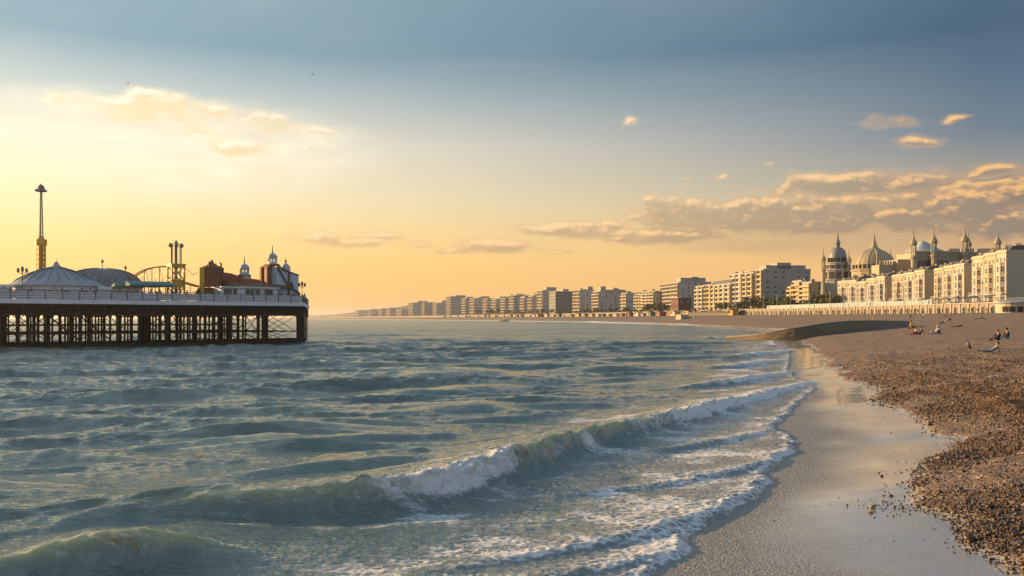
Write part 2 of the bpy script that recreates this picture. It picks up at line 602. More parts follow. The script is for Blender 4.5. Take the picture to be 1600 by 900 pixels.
# ------------------------------------------------------------------ shoreline, beach profile, seawall line
_SH = np.array([(4, -3.0), (10, 0.5), (15.3, 2.4), (16.8, 3.0), (20.6, 4.95), (24.3, 6.5), (27, 7.5), (29.3, 8.7), (31.5, 9.1), (35, 9.5), (39, 11.2), (44, 13.0), (49, 15.0), (54, 17.2), (58.5, 18.2), (63, 18.6),
                (73, 20.9), (90, 26), (115, 33), (150, 41), (185, 50), (230, 66), (300, 78), (345, 79), (430, 86), (545, 87), (857, 57), (1333, -53), (2000, -213),
                (3000, -480), (4700, -950), (8000, -1900), (16000, -4300)], float)
_PB = np.array([(4, 5.5), (10, 6.3), (14.2, 7.2), (16.5, 7.5), (19, 7.9), (21, 8.6), (23, 9.7), (26, 11.6), (28.6, 13.3), (31, 13.5), (36.5, 15.0), (42, 15.7), (47, 17.9), (52, 19.2), (60, 20.6), (66, 22.6),
                (72, 23.6), (95, 30), (118, 36.5), (150, 45), (185, 57), (230, 75), (300, 88), (345, 90), (430, 97), (545, 97), (857, 67), (1333, -43), (2000, -203),
                (3000, -470), (4700, -940), (8000, -1890), (16000, -4290)], float)
_WL = np.array([(120, 158), (318, 169.6), (361, 168.6), (418, 167), (482, 160.6), (530, 155.5), (611, 146.7), (723, 134.9), (883, 117.8), (1136, 75.7), (1445, 0),
                (1987, -132), (2650, -283), (4676, -748), (7950, -1590), (15000, -3600)], float)


def smooth_interp(tab):
    ly = np.log(tab[:, 0])
    q = np.linspace(ly[0], ly[-1], 4000)
    v = np.interp(q, ly, tab[:, 1])
    k = np.hanning(31); k /= k.sum()
    vp = np.pad(v, 15, mode='edge')
    vs = np.convolve(vp, k, 'valid')
    return lambda Y: np.interp(np.log(np.maximum(Y, 1.0)), q, vs)


_xw, _xp = smooth_interp(_SH), smooth_interp(_PB)


def XW(Y):
    near = np.clip((90 - Y) / 60, 0, 1)
    return _xw(Y) + near * 0.35 * fbm(np.asarray(Y) * 0.55, np.zeros_like(Y) + 3.3, 3, 5)


def XP(Y):
    Y = np.asarray(Y, float)
    near = np.clip((160 - Y) / 100, 0, 1)
    return _xp(Y) + near * 0.38 * fbm(Y * 0.45, Y * 0 + 1.7, 2, 9) + np.clip((Y - 45) / 60, 0, 1) * near * 1.3 * fbm(Y * 0.16, Y * 0 + 8.2, 1, 29)


def slope_cos(Y):
    d = (_xw(Y * 1.06 + 1) - _xw(Y * 0.94 - 1)) / (Y * 0.12 + 2)
    return 1 / np.sqrt(1 + d * d)


GROYNE = [(40.5, 184, 0.15), (44.5, 172, 1.0), (49.5, 168.5, 2.1), (55.5, 170, 3.0), (61, 174.5, 3.35), (68, 182, 3.38), (76, 193, 3.32), (88, 212, 3.15)]
_gX = np.array([g[0] for g in GROYNE]); _gY = np.array([g[1] for g in GROYNE])
_gH = np.array([0, 0.4, 1.1, 1.75, 1.75, 1.35, 0.8, 0.0])


def ground_z(X, Y, detail=True):
    X = np.asarray(X, float); Y = np.asarray(Y, float)
    cs = slope_cos(Y)
    xw, xp = XW(Y), XP(Y)
    s = (X - xw) * cs
    q = (X - xp) * cs
    w = np.maximum((xp - xw) * cs, 0.5)
    qe = q * (1 + sstep(400, 900, Y))
    z_sea = np.maximum(0.05 * s, -4.0)
    z_wet = 0.02 + 0.34 * np.clip((X - _xw(Y)) / np.maximum(_xp(Y) - _xw(Y), .5), 0, 1) ** 1.2
    z_peb = np.interp(qe, [0, .5, 1.2, 3, 10, 15, 40, 80, 130, 400], [.36, .50, .62, .95, 1.62, 2.0, 3.5, 4.9, 5.6, 6.0])
    z = np.where(s < 0, z_sea, np.where(q < 0, z_wet, z_peb))
    wl = _wlx(Y)
    z = np.where(q > 0, np.maximum(z, 5.72 - np.maximum(wl - 9.5 - X, 0) * np.interp(Y, [200, 500], [.055, .10])), z)
    gy = np.interp(X, _gX, _gY); gh = np.interp(X, _gX, _gH, left=0, right=0)
    dY = Y - gy
    z = z + gh * sstep(0.5, 2.5, dY) * np.exp(-np.maximum(dY, 0) / 40)
    if detail:
        on = np.clip(q / 1.5, 0, 1)
        z = z + on * (0.10 * fbm(X * 0.35, Y * 0.22, 3, 31) * np.clip(q / 8 + .3, 0, 1) + 0.035 * fbm(X * 1.7, Y * 1.7, 3, 37) * np.clip((140 - Y) / 60, 0.2, 1))
        z = z + on * np.clip((120 - Y) / 60, 0, 1) * .075 * fbm(q * .75, Y * .09, 3, 43) * np.clip(q / 2, 0, 1)
        z = z + (1 - on) * np.clip(s, 0, 1) * 0.005 * fbm(X * 0.8, Y * 0.4, 3, 41)
    return z


def ground_hit(px, py):
    """where the sight line through a photo pixel meets the beach"""
    Y = np.exp(np.linspace(np.log(10), np.log(900), 6000))
    X = (px - 800) / FP * Y
    zr = EYE + (HZ - py) / FP * Y
    gz = ground_z(X, Y, False)
    k = int(np.argmax(gz >= zr))
    return float(X[k]), float(Y[k]), float(ground_z(X[k], Y[k]))


def coast_line(off):
    """seawall line moved inland by off metres"""
    Yd = np.exp(np.linspace(np.log(120), np.log(15000), 900))
    X = smooth_interp(_WL)(Yd)
    dX = np.gradient(X, Yd)
    L = np.sqrt(1 + dX ** 2)
    return X + off / L, Yd - off * dX / L, dX / L, 1 / L


def coast_hit(px, off):
    X, Y, tx, ty = coast_line(off)
    p = 800 + FP * X / Y
    k = int(np.argmax(p <= px))
    if k == 0:
        k = 1
    t = (p[k - 1] - px) / (p[k - 1] - p[k] + 1e-9)
    t = min(max(t, 0), 1)
    f = lambda a: float(a[k - 1] + (a[k] - a[k - 1]) * t)
    return f(X), f(Y), f(tx), f(ty)


PROM = 9.3
_wlx = smooth_interp(_WL)


# ------------------------------------------------------------------ beach material: wet mirror sand, shingle
def beach_mat():
    m, nt, b = newmat('beach_shingle_and_wet_sand')
    co = nt.n('ShaderNodeTexCoord').outputs['Object']
    wet, sgl = nt.attr('wet'), nt.attr('gloss')
    n_big = nt.noise(co, 0.16, 4, 0.6)
    n_mid = nt.noise(co, 1.3, 5, 0.65)
    v1 = nt.n('ShaderNodeTexVoronoi'); nt.put(v1.inputs['Vector'], co); v1.inputs['Scale'].default_value = 13
    v2 = nt.n('ShaderNodeTexVoronoi'); nt.put(v2.inputs['Vector'], co); v2.inputs['Scale'].default_value = 5
    cell = nt.n('ShaderNodeSeparateColor'); nt.put(cell.inputs[0], v1.outputs['Color'])
    cell2 = nt.n('ShaderNodeSeparateColor'); nt.put(cell2.inputs[0], v2.outputs['Color'])
    f = nt.m('ADD', nt.m('MULTIPLY', cell.outputs[0], 0.45), nt.m('ADD', nt.m('MULTIPLY', n_big, 0.45), nt.m('MULTIPLY', n_mid, 0.25)))
    dry = nt.ramp(f, [(0.25, (0.080, 0.040, 0.016)), (0.5, (0.150, 0.086, 0.039)), (0.75, (0.215, 0.132, 0.063)), (0.95, (0.32, 0.21, 0.11))])
    deb = nt.mapr(nt.noise(co, 0.75, 6, 0.72, 0.8), 0.60, 0.72)
    dry = nt.mix(nt.m('MULTIPLY', deb, 0.55), dry, (0.05, 0.034, 0.022))
    odd = nt.mapr(cell2.outputs[1], 0.955, 0.97)
    dry = nt.mix(nt.m('MULTIPLY', odd, 0.6), dry, (0.45, 0.36, 0.27))
    wn = nt.noise(co, 30, 3, 0.7)
    mp = nt.n('ShaderNodeMapping'); nt.put(mp.inputs[0], co); mp.inputs['Scale'].default_value = (0.35, 1.6, 1)
    mp.inputs['Rotation'].default_value = (0, 0, 0.1)
    streak = nt.noise(mp.outputs[0], 1.6, 5, 0.6)
    wetc = nt.mix(nt.mapr(wn, 0.3, 0.7), (0.32, 0.305, 0.275), (0.50, 0.475, 0.43))  # pale base colour stands in for bright sky reflected in the water film
    v3 = nt.n('ShaderNodeTexVoronoi'); nt.put(v3.inputs['Vector'], co); v3.inputs['Scale'].default_value = 22
    c3 = nt.n('ShaderNodeSeparateColor'); nt.put(c3.inputs[0], v3.outputs['Color'])
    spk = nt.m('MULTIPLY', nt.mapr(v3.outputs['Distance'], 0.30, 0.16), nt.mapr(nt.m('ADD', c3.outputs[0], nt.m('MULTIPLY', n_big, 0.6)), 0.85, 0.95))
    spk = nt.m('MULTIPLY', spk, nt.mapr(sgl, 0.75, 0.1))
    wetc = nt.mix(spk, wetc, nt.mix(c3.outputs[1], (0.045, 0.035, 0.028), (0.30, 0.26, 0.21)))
    col = nt.mix(wet, dry, wetc)
    nt.put(b.inputs['Base Color'], col)
    gl = nt.m('MULTIPLY', sgl, nt.mapr(streak, 0.3, 0.62, 0.78, 1.0), clamp=True)
    r_wet = nt.mapr(gl, 0, 1, 0.42, 0.09)
    rr = nt.m('ADD', nt.m('MULTIPLY', nt.m('SUBTRACT', 1.0, wet), 0.72), nt.m('MULTIPLY', wet, r_wet))
    nt.put(b.inputs['Roughness'], rr)
    b.inputs['IOR'].default_value = 1.9
    nt.put(b.inputs['Coat Weight'], nt.m('MULTIPLY', wet, gl))
    b.inputs['Coat Roughness'].default_value = 0.06
    b.inputs['Coat IOR'].default_value = 2.5
    hp = nt.m('ADD', nt.m('MULTIPLY', nt.m('SUBTRACT', 1.0, v1.outputs['Distance']), 0.05), nt.m('MULTIPLY', n_mid, 0.12))
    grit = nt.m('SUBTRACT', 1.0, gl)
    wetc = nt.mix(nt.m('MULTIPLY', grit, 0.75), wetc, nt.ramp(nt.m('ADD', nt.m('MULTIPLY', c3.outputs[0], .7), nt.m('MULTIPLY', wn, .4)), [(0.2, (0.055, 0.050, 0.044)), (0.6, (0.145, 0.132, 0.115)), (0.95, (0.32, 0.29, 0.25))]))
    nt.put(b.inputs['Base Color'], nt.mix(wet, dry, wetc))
    hw = nt.m('ADD', nt.m('MULTIPLY', nt.m('MULTIPLY', nt.m('SUBTRACT', 1.0, v3.outputs['Distance']), grit), 0.018), nt.m('ADD', nt.m('MULTIPLY', wn, nt.m('MULTIPLY_ADD', gl, -0.009, 0.0095)), nt.m('MULTIPLY', streak, 0.0009)))
    h = nt.m('ADD', nt.m('MULTIPLY', hp, nt.m('SUBTRACT', 1.0, wet)), nt.m('MULTIPLY', hw, wet))
    bump(nt, b, h, 1.0, 1.0)
    return m


def build_beach():
    Yr = [4.0]
    while Yr[-1] < 15500:
        y = Yr[-1]
        Yr.append(y * (1.0055 if y < 70 else 1.010 if y < 700 else 1.03))
    Yr = np.array(Yr)
    cs = slope_cos(Yr)
    xw, xp = XW(Yr), XP(Yr)
    fr = [('s', v) for v in np.linspace(-60, -3, 12)] + [('s', v) for v in np.linspace(-2.5, -.1, 14)]
    fr += [('w', v) for v in np.linspace(0, 0.98, 60)]
    fr += [('q', v) for v in np.concatenate([np.linspace(0, 6, 90), np.linspace(6.2, 40, 100), np.linspace(41, 150, 60), np.linspace(155, 420, 14)])]
    X = np.zeros((len(Yr), len(fr)))
    for j, (k, v) in enumerate(fr):
        if k == 's':
            X[:, j] = xw + v / cs
        elif k == 'w':
            X[:, j] = xw + (xp - xw) * v
        else:
            X[:, j] = xp + v / cs
    Y = np.repeat(Yr[:, None], len(fr), 1)
    Z = ground_z(X, Y)
    # the sheet dives under the built land behind the seawall
    wl = smooth_interp(_WL)(Yr)[:, None]
    Z = np.where(X > wl + 1.5, np.minimum(Z, 4.5), Z)
    q = (X - xp[:, None]) * cs[:, None]
    s = (X - xw[:, None]) * cs[:, None]
    edge = 0.22 * fbm(X * 2.2, Y * 2.2, 3, 51) + np.clip((Y - 30) / 60, 0, 1) * .9 * fbm(X * .10, Y * .55, 3, 53)
    wet = 1 - sstep(-0.10, 0.30, q + edge)
    wet = np.where(Y > 600, np.clip(1 - q / 4, 0, 1), wet)
    w = np.maximum((xp - xw)[:, None] * cs[:, None], .5)
    fr_ = np.clip(s / w, 0, 1)
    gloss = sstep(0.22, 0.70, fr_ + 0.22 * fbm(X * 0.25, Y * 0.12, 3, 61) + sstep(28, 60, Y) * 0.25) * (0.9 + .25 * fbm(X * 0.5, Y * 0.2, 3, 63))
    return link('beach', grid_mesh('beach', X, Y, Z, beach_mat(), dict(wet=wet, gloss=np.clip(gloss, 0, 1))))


beach = build_beach()
beach['kind'] = 'structure'
tag(beach, 'brown shingle beach with glossy wet sand along the water edge', None)


# ------------------------------------------------------------------ sea
def sea_mat():
    m, nt, b = newmat('sea_water')
    co = nt.n('ShaderNodeTexCoord').outputs['Object']
    foam, thin, shal, far = nt.attr('foam'), nt.attr('thin'), nt.attr('shallow'), nt.attr('far')
    deep = nt.mix(nt.mapr(nt.noise(co, 0.05, 3), 0.3, 0.7), (0.070, 0.118, 0.097), (0.092, 0.145, 0.115))
    c = nt.mix(shal, deep, (0.17, 0.185, 0.17))
    c = nt.mix(thin, c, (0.38, 0.38, 0.13))
    mp = nt.n('ShaderNodeMapping'); nt.put(mp.inputs[0], co)
    mp.inputs['Rotation'].default_value = (0, 0, math.radians(-30)); mp.inputs['Scale'].default_value = (0.40, 1.7, 1)
    r1 = nt.noise(mp.outputs[0], 2.2, 5, 0.62, 0.4)
    r2 = nt.noise(mp.outputs[0], 0.45, 4, 0.6, 0.6)
    r1 = nt.m('SUBTRACT', 1.0, nt.m('ABSOLUTE', nt.m('MULTIPLY_ADD', r1, 3.0, -1.5)))
    h = nt.m('ADD', nt.m('MULTIPLY', r1, nt.mapr(far, 0, 1, 0.052, 0.095)), nt.m('MULTIPLY', r2, nt.mapr(far, 0, 1, 0.02, 0.75)))
    r3 = nt.noise(mp.outputs[0], 6.5, 3, 0.6, 0.5)
    h = nt.m('ADD', h, nt.m('MULTIPLY', r3, 0.032))
    h = nt.m('MULTIPLY', h, nt.mapr(shal, 0, 1, 1.0, 0.55))
    nrm = bump(nt, b, h, 1.0, 1.0)
    nt.put(b.inputs['Base Color'], c)
    nt.put(b.inputs['Subsurface Weight'], nt.m('MULTIPLY', thin, 0.9, clamp=True))
    b.inputs['Subsurface Radius'].default_value = (1.0, 0.95, 0.35)
    b.inputs['Subsurface Scale'].default_value = 0.55
    nt.put(b.inputs['Roughness'], nt.mapr(far, 0, 1, 0.045, 0.20))
    b.inputs['IOR'].default_value = 2.1
    # foam lace over the water
    fmp = nt.n('ShaderNodeMapping'); nt.put(fmp.inputs[0], co)
    fmp.inputs['Rotation'].default_value = (0, 0, math.radians(-22)); fmp.inputs['Scale'].default_value = (0.5, 1.5, 1)
    d1 = nt.noise(fmp.outputs[0], 1.7, 6, 0.65, 1.0)
    vo = nt.n('ShaderNodeTexVoronoi', feature='DISTANCE_TO_EDGE')
    wv = nt.n('ShaderNodeVectorMath', operation='ADD'); nt.put(wv.inputs[0], co)
    nz = nt.noise(co, 3.0, 3, out=1)
    sc = nt.n('ShaderNodeVectorMath', operation='SCALE'); nt.put(sc.inputs[0], nz); sc.inputs['Scale'].default_value = 0.35
    nt.put(wv.inputs[1], sc.outputs[0])
    nt.put(vo.inputs['Vector'], wv.outputs[0]); vo.inputs['Scale'].default_value = 4.2
    lace = nt.m('MULTIPLY', nt.mapr(vo.outputs['Distance'], 0.0, 0.20, 0.22, -0.10), nt.mapr(shal, 0.25, 0.6))
    fine = nt.noise(fmp.outputs[0], 12, 3, 0.7)
    th = nt.m('ADD', nt.m('ADD', foam, lace), nt.m('ADD', nt.m('MULTIPLY', nt.m('SUBTRACT', d1, 0.5), 0.9), nt.m('MULTIPLY', nt.m('SUBTRACT', fine, 0.5), 0.45)))
    th = nt.m('SUBTRACT', th, nt.mapr(foam, 0.0, 0.22, 0.6, 0.0))
    fm = nt.mapr(th, 0.42, 0.80, smooth=True)
    fb = nt.n('ShaderNodeBsdfPrincipled')
    nt.put(fb.inputs['Base Color'], nt.mix(fine, (0.74, 0.74, 0.75), (0.90, 0.89, 0.88)))
    fb.inputs['Roughness'].default_value = 0.75
    fbn = bump(nt, fb, nt.m('ADD', nt.m('MULTIPLY', fine, 0.05), nt.m('MULTIPLY', d1, 0.12)), 0.8, 1.0)
    mx = nt.n('ShaderNodeMixShader')
    nt.put(mx.inputs[0], nt.m('MULTIPLY', fm, 0.93))
    nt.put(mx.inputs[1], b.outputs[0]); nt.put(mx.inputs[2], fb.outputs[0])
    out = m.node_tree.nodes['Material Output']
    nt.put(out.inputs['Surface'], mx.outputs[0])
    return m


def px_pts(pts):
    out = []
    for px, py, z in pts:
        Y = (EYE - z) * FP / (py - HZ)
        out.append(((px - 800) / FP * Y, Y))
    return np.array(out)


# breaking and spilling crests: crest points (photo x, y, crest height), frame angle, height per point, front width, back width, foam per point
CRESTS = [
    dict(pts=[(-120, 885, .3), (0, 860, .42), (100, 832, .55), (205, 812, .72), (270, 822, .55), (340, 838, .35), (430, 856, .15)], ang=4,
         H=[.26, .32, .42, .60, .48, .26, .03], wf=.42, wb=1.5, foam=[0, 0, .05, .35, .05, 0, 0], thin=1.0, chop=.35),
    dict(pts=[(180, 792, .15), (290, 765, .4), (380, 770, .5), (500, 742, .75), (590, 730, .85), (680, 722, .85), (760, 697, .80), (830, 680, .75), (900, 664, .65), (1000, 650, .55), (1060, 634, .6), (1130, 620, .5), (1200, 608, .3), (1258, 598, .1)], ang=45,
         H=[.08, .24, .34, .54, .64, .65, .62, .58, .52, .47, .48, .38, .24, .10], wf=.52, wb=1.8,
         foam=[0, 0, 0, .08, .55, 1.05, .95, .22, .28, .40, .95, 1.05, 1.0, .8], thin=.9, chop=.45),
    dict(pts=[(1010, 704, .08), (1080, 693, .14), (1150, 681, .14), (1215, 668, .06)], ang=50, H=[.04, .10, .10, .04], wf=.25, wb=.7, foam=[.2, .45, .6, .55], thin=.2, chop=.1),
    dict(pts=[(840, 776, .05), (960, 763, .09), (1050, 753, .11), (1130, 738, .11), (1200, 722, .09), (1238, 704, .04)], ang=48, H=[.03, .06, .08, .08, .07, .03], wf=.20, wb=.7, foam=[.2, .4, .5, .6, .65, .7], thin=.2, chop=.1),
    dict(pts=[(660, 893, .08), (800, 868, .12), (900, 851, .14), (1000, 828, .15), (1080, 806, .13), (1150, 783, .1), (1205, 748, .05)], ang=45, H=[.04, .08, .10, .10, .09, .07, .03], wf=.20, wb=1.0, foam=[.3, .55, .65, .7, .7, .65, .6], thin=.1, chop=.1),
    dict(pts=[(760, 915, .06), (880, 895, .09), (980, 878, .08), (1070, 858, .04)], ang=40, H=[.03, .06, .06, .02], wf=.18, wb=.8, foam=[.4, .6, .65, .5], thin=.1, chop=.1),
    dict(pts=[(1050, 604, .2), (1110, 596, .3), (1170, 589, .25), (1235, 580, .1)], ang=50, H=[.08, .32, .28, .08], wf=.5, wb=1.4, foam=[.2, .65, .9, .8], thin=.5, chop=.25),
    dict(pts=[(1100, 574, .15), (1160, 568, .28), (1225, 561, .1)], ang=55, H=[.08, .32, .1], wf=.6, wb=1.8, foam=[.3, .8, .8], thin=.4, chop=.25),
    dict(pts=[(1120, 558, .2), (1180, 552, .35), (1240, 546, .15)], ang=55, H=[.1, .4, .12], wf=.7, wb=2.2, foam=[.25, .75, .8], thin=.6, chop=.25),
    dict(pts=[(1080, 527, .1), (1120, 526, .5), (1150, 525, .3)], ang=40, H=[.1, .5, .3], wf=1.4, wb=3.0, foam=[.4, 1.0, .8], thin=.1, chop=.2),
    # unbroken swells further out
    dict(pts=[(-150, 655, .25), (0, 647, .38), (110, 655, .25), (240, 668, .1)], ang=0, H=[.2, .36, .26, .05], wf=1.2, wb=2.4, foam=[0] * 4, thin=.10, chop=.4),
    dict(pts=[(120, 622, .1), (250, 609, .38), (330, 612, .25), (460, 625, .1)], ang=6, H=[.05, .36, .28, .05], wf=1.5, wb=3.0, foam=[0] * 4, thin=.10, chop=.4),
    dict(pts=[(560, 588, .15), (660, 580, .4), (740, 576, .42), (860, 586, .15)], ang=6, H=[.1, .42, .42, .08], wf=1.8, wb=3.4, foam=[0, .06, .06, 0], thin=.12, chop=.4),
    dict(pts=[(600, 652, .1), (680, 634, .36), (760, 632, .3), (860, 645, .1)], ang=8, H=[.05, .38, .32, .05], wf=1.1, wb=2.2, foam=[0] * 4, thin=.10, chop=.4),
    dict(pts=[(500, 624, .15), (620, 610, .3), (760, 600, .3), (900, 588, .2)], ang=18, H=[.1, .28, .3, .1], wf=1.5, wb=3.0, foam=[0] * 4, thin=.35, chop=.4),
    dict(pts=[(300, 690, .1), (420, 676, .28), (520, 680, .1)], ang=4, H=[.05, .26, .05], wf=.9, wb=1.8, foam=[0] * 3, thin=.35, chop=.4),
    dict(pts=[(-40, 718, .1), (90, 702, .28), (220, 716, .1)], ang=2, H=[.05, .28, .05], wf=.8, wb=1.7, foam=[0] * 3, thin=.4, chop=.4),
]


# many small sharp swells of the open water, steep on the shoreward side
_cr = np.random.default_rng(31)
for _i in range(150):
    _Y = 17 * math.exp(_cr.random() * math.log(150 / 17))
    _X = _Y * _cr.uniform(-.62, .26)
    if (float(_xw(np.array([_Y]))[0]) - _X) < 9:
        continue
    _L = _cr.uniform(1.4, 4.6) * (_Y / 18) ** .45
    _a = math.radians(_cr.normal(17, 11))
    _n = 5
    _t = np.linspace(-1, 1, _n)
    _w = np.stack([_X + _t * _L * math.cos(_a), _Y + _t * _L * math.sin(_a) + _cr.normal(size=_n) * .12 * _L * .3], 1)
    _k = _cr.random() ** 1.6
    _h = (.07 + .24 * _k) * (_Y / 30) ** .18
    CRESTS.append(dict(world=_w, ang=math.degrees(_a), H=list(_h * np.array([.08, .6, 1, .65, .08])), foam=[0, 0, .04, 0, 0],
                       wf=(.22 + .34 * _k) * (_Y / 25) ** .35, wb=(.6 + 1.2 * _k) * (_Y / 25) ** .35, thin=.4, chop=.6))
BROKEN = []


def build_sea():
    rows = [6.0]
    while rows[-1] < 16000:
        y = rows[-1]
        k = 0.0040 if y < 13 else 0.0030 if y < 60 else 0.0042 if y < 160 else 0.012 if y < 900 else 0.045
        rows.append(y * (1 + k))
    Yr = np.array(rows)
    t = np.linspace(-0.86, 0.40, 800)
    Y = np.repeat(Yr[:, None], len(t), 1)
    X = Y * t[None, :]
    dr = np.gradient(Yr)[:, None]
    sp = np.maximum(dr * 0.8, Y * (t[1] - t[0]))
    cs = slope_cos(Yr)[:, None]
    s = (XW(Yr)[:, None] - X) * cs                     # metres seaward of the water's edge
    keep = s > -2.0
    amp = np.interp(s, [-2, 0, 3, 9, 18, 40, 120], [0.0, .02, .22, .48, .8, .95, 1.0])
    amp = amp * (1 + 0.35 * fbm(X * 0.025, Y * 0.025, 2, 71))
    dX = np.zeros_like(X); dYy = np.zeros_like(X); Z = np.zeros_like(X)
    wr = np.random.default_rng(5)
    lams = np.exp(np.linspace(np.log(15.0), np.log(0.30), 84))
    gather = None
    fade_far = 1 - sstep(120, 600, Y) * 0.5
    for lam in lams:
        lam *= wr.uniform(.95, 1.05)
        spread = np.interp(math.log(lam), [math.log(.3), math.log(3), math.log(12)], [1.0, .42, .20])
        th = math.radians(-60) + wr.normal() * spread * 0.55
        kx, ky = math.cos(th) * 2 * np.pi / lam, math.sin(th) * 2 * np.pi / lam
        a = (0.0090 if lam < 2.0 else 0.0056 if lam < 6 else 0.0046) * lam
        flt = sstep(1.6 * sp, 3.6 * sp, lam)
        msk = flt.max(1) > 0.01
        r = np.where(msk)[0]
        if len(r) == 0:
            continue
        r1 = r[-1] + 1
        ph = kx * X[:r1] + ky * Y[:r1] + wr.uniform(0, 6.283)
        if lam > 1.0:
            ph = ph + 0.9 * pnoise(X[:r1] / (lam * 4.5), Y[:r1] / (lam * 4.5), int(lam * 10))
        A = a * flt[:r1] * amp[:r1] * fade_far[:r1]
        if lam < 2.0:
            if gather is None:
                # the small waves ride on the crests and leave the troughs smooth
                gather = np.clip(0.55 + 4.2 * Z / np.maximum(amp, .15), .22, 1.9)
            A = A * gather[:r1]
        if lam < 1.5:
            A = A * (0.7 + 0.3 * np.clip(s[:r1], 0, 1))
        sn, c = np.sin(ph), np.cos(ph)
        Z[:r1] += A * c
        Q = 1.15
        dX[:r1] -= Q * A * sn * math.cos(th)
        dYy[:r1] -= Q * A * sn * math.sin(th)
    foam = np.zeros_like(X); thin = np.zeros_like(X)
    near = Yr < 260
    nr = int(near.sum())
    Xn, Yn = X[:nr], Y[:nr]
    lump = np.abs(fbm(Xn * 2.3, Yn * 2.3, 4, 81)) * 1.0
    wig = fbm(Xn * 0.5, Yn * 0.5, 3, 91)
    for ci, c in enumerate(CRESTS):
        P = c['world'] if 'world' in c else px_pts(c['pts'])
        ph = math.radians(c['ang'])
        ca, sa = math.cos(ph), math.sin(ph)
        pa, pb = P[:, 0] * ca + P[:, 1] * sa, -P[:, 0] * sa + P[:, 1] * ca
        o = np.argsort(pa)
        pa, pb = pa[o], pb[o]
        Hh = np.array(c['H'])[o]; Ff = np.array(c['foam'], float)[o]
        # finely resampled, smoothed crest
        qa = np.linspace(pa[0], pa[-1], 400)
        ker = np.hanning(61); ker /= ker.sum()

        def sm(v):
            return np.convolve(np.pad(np.interp(qa, pa, v), 30, mode='edge'), ker, 'valid')
        qb, qh, qf = sm(pb), sm(Hh), sm(Ff)
        dsl = np.gradient(qb, qa)
        pad = 4 * max(c['wb'], c['wf']) + 2
        w0 = int(np.searchsorted(Yr, P[:, 1].min() - pad)); w1 = min(nr, int(np.searchsorted(Yr, P[:, 1].max() + pad)) + 1)
        R_ = slice(w0, w1)
        Xc, Yc, wg, lp_ = Xn[R_], Yn[R_], wig[R_], lump[R_]
        a_ = Xc * ca + Yc * sa
        b_ = -Xc * sa + Yc * ca
        endf = sstep(pa[0] - 1.5, pa[0] + .5, a_) * (1 - sstep(pa[-1] - .5, pa[-1] + 1.5, a_))
        f = np.interp(a_, qa, qb); h = np.interp(a_, qa, qh) * endf; fo = np.interp(a_, qa, qf) * endf
        h = h * np.clip(1 + .20 * pnoise(a_ * .7, a_ * 0 + ci, 23) + .09 * pnoise(a_ * 2.3, a_ * 0 + ci, 25), .3, 1.5)
        fo = fo * np.clip(1 + .35 * pnoise(a_ * .9, a_ * 0 + ci, 27), .4, 1.3)
        cc = 1 / np.sqrt(1 + np.interp(a_, qa, dsl) ** 2)
        size = max(c['H'])
        d = (f - b_) * cc + 0.22 * size * wg + 0.12 * size * pnoise(Xc * 1.9, Yc * 1.9, 7 + ci)
        wf, wb = c['wf'], c['wb']
        prof = np.where(d < 0, np.exp(-(np.abs(d) / wb) ** 1.6), np.exp(-(np.abs(d) / wf) ** 1.8))
        if size > .25 and max(c['foam']) > .4:
            BROKEN.append((qa, qb, qh, qf, ca, sa, c['chop']))
        trough = np.exp(-((d - 2.4 * wf) / (1.6 * wf)) ** 2)
        zz = h * prof - 0.13 * h * trough
        Z[R_] = Z[R_] * (1 - 0.55 * np.clip(prof * h / .4, 0, 1)) + zz
        # lean of the crest towards the shore
        nx, ny = sa, -ca
        lean = c['chop'] * h * prof ** 2
        dX[R_] += nx * lean; dYy[R_] += ny * lean
        # ribs of the concave face
        if size > .5:
            rib = (pnoise(a_ * 3.2 + d * .8, d * 0.5, 13) * .10 + pnoise(a_ * 8.0 + d * 2.0, d * 0.8, 14) * .055) * np.exp(-((d - 0.45) / 0.6) ** 2) * h
            Z[R_] += rib
        # foam: on the crest and tumbling down the front
        fw = 0.9 * wf + 0.6 * wf * fo
        fmask = np.where(d < 0, np.exp(-(np.abs(d) / (0.30 * wb)) ** 2), np.exp(-(np.abs(d) / fw) ** 4)) * fo
        if size < .2:
            fmask = np.where(d < 0, np.exp(-(np.abs(d) / (1.1 * wb)) ** 1.3), np.exp(-(np.abs(d) / (1.2 * wf)) ** 4)) * fo
        lz = np.clip(fmask, 0, 1) * (lp_ - 0.25)
        Z[R_] += lz * (0.20 * h + 0.03 * (h > 0.02))
        dX[R_] += nx * lz * 0.4 * h; dYy[R_] += ny * lz * 0.4 * h
        foam[R_] = np.maximum(foam[R_], fmask)
        # white water left behind and in front of broken stretches
        foam[R_] = np.maximum(foam[R_], 0.15 * fo * (h > .2) * np.exp(-((d - 1.6) / 1.6) ** 2) * np.clip(1 + 1.2 * wg, .1, 1.5))
        tmask = c['thin'] * np.clip(h / .5, 0, 1) * (1 - np.clip(fmask, 0, 1)) * np.exp(-((d - 0.06) / (0.50 * wf)) ** 2)
        thin[R_] = np.maximum(thin[R_], tmask)
    # thin crests of the ordinary chop
    zn = Z / np.maximum(amp, .1)
    foam = np.maximum(foam, 0.42 * sstep(0.30, 0.50, zn) * (s > 5))
    thin = np.maximum(thin, 0.10 * sstep(0.16, 0.36, zn) * (s > 8))
    # lace on the shallows and a foam rim at the edge
    zone = np.interp(s, [-1, 0, .3, 3, 7, 11, 17], [.5, .50, .50, .56, .42, .20, .05]) * (Y < 140)
    patch = fbm(X * 0.42, Y * 0.42, 4, 101)
    foam = np.maximum(foam, zone * (0.70 + 0.85 * patch) * (1 - sstep(14, 20, s)))
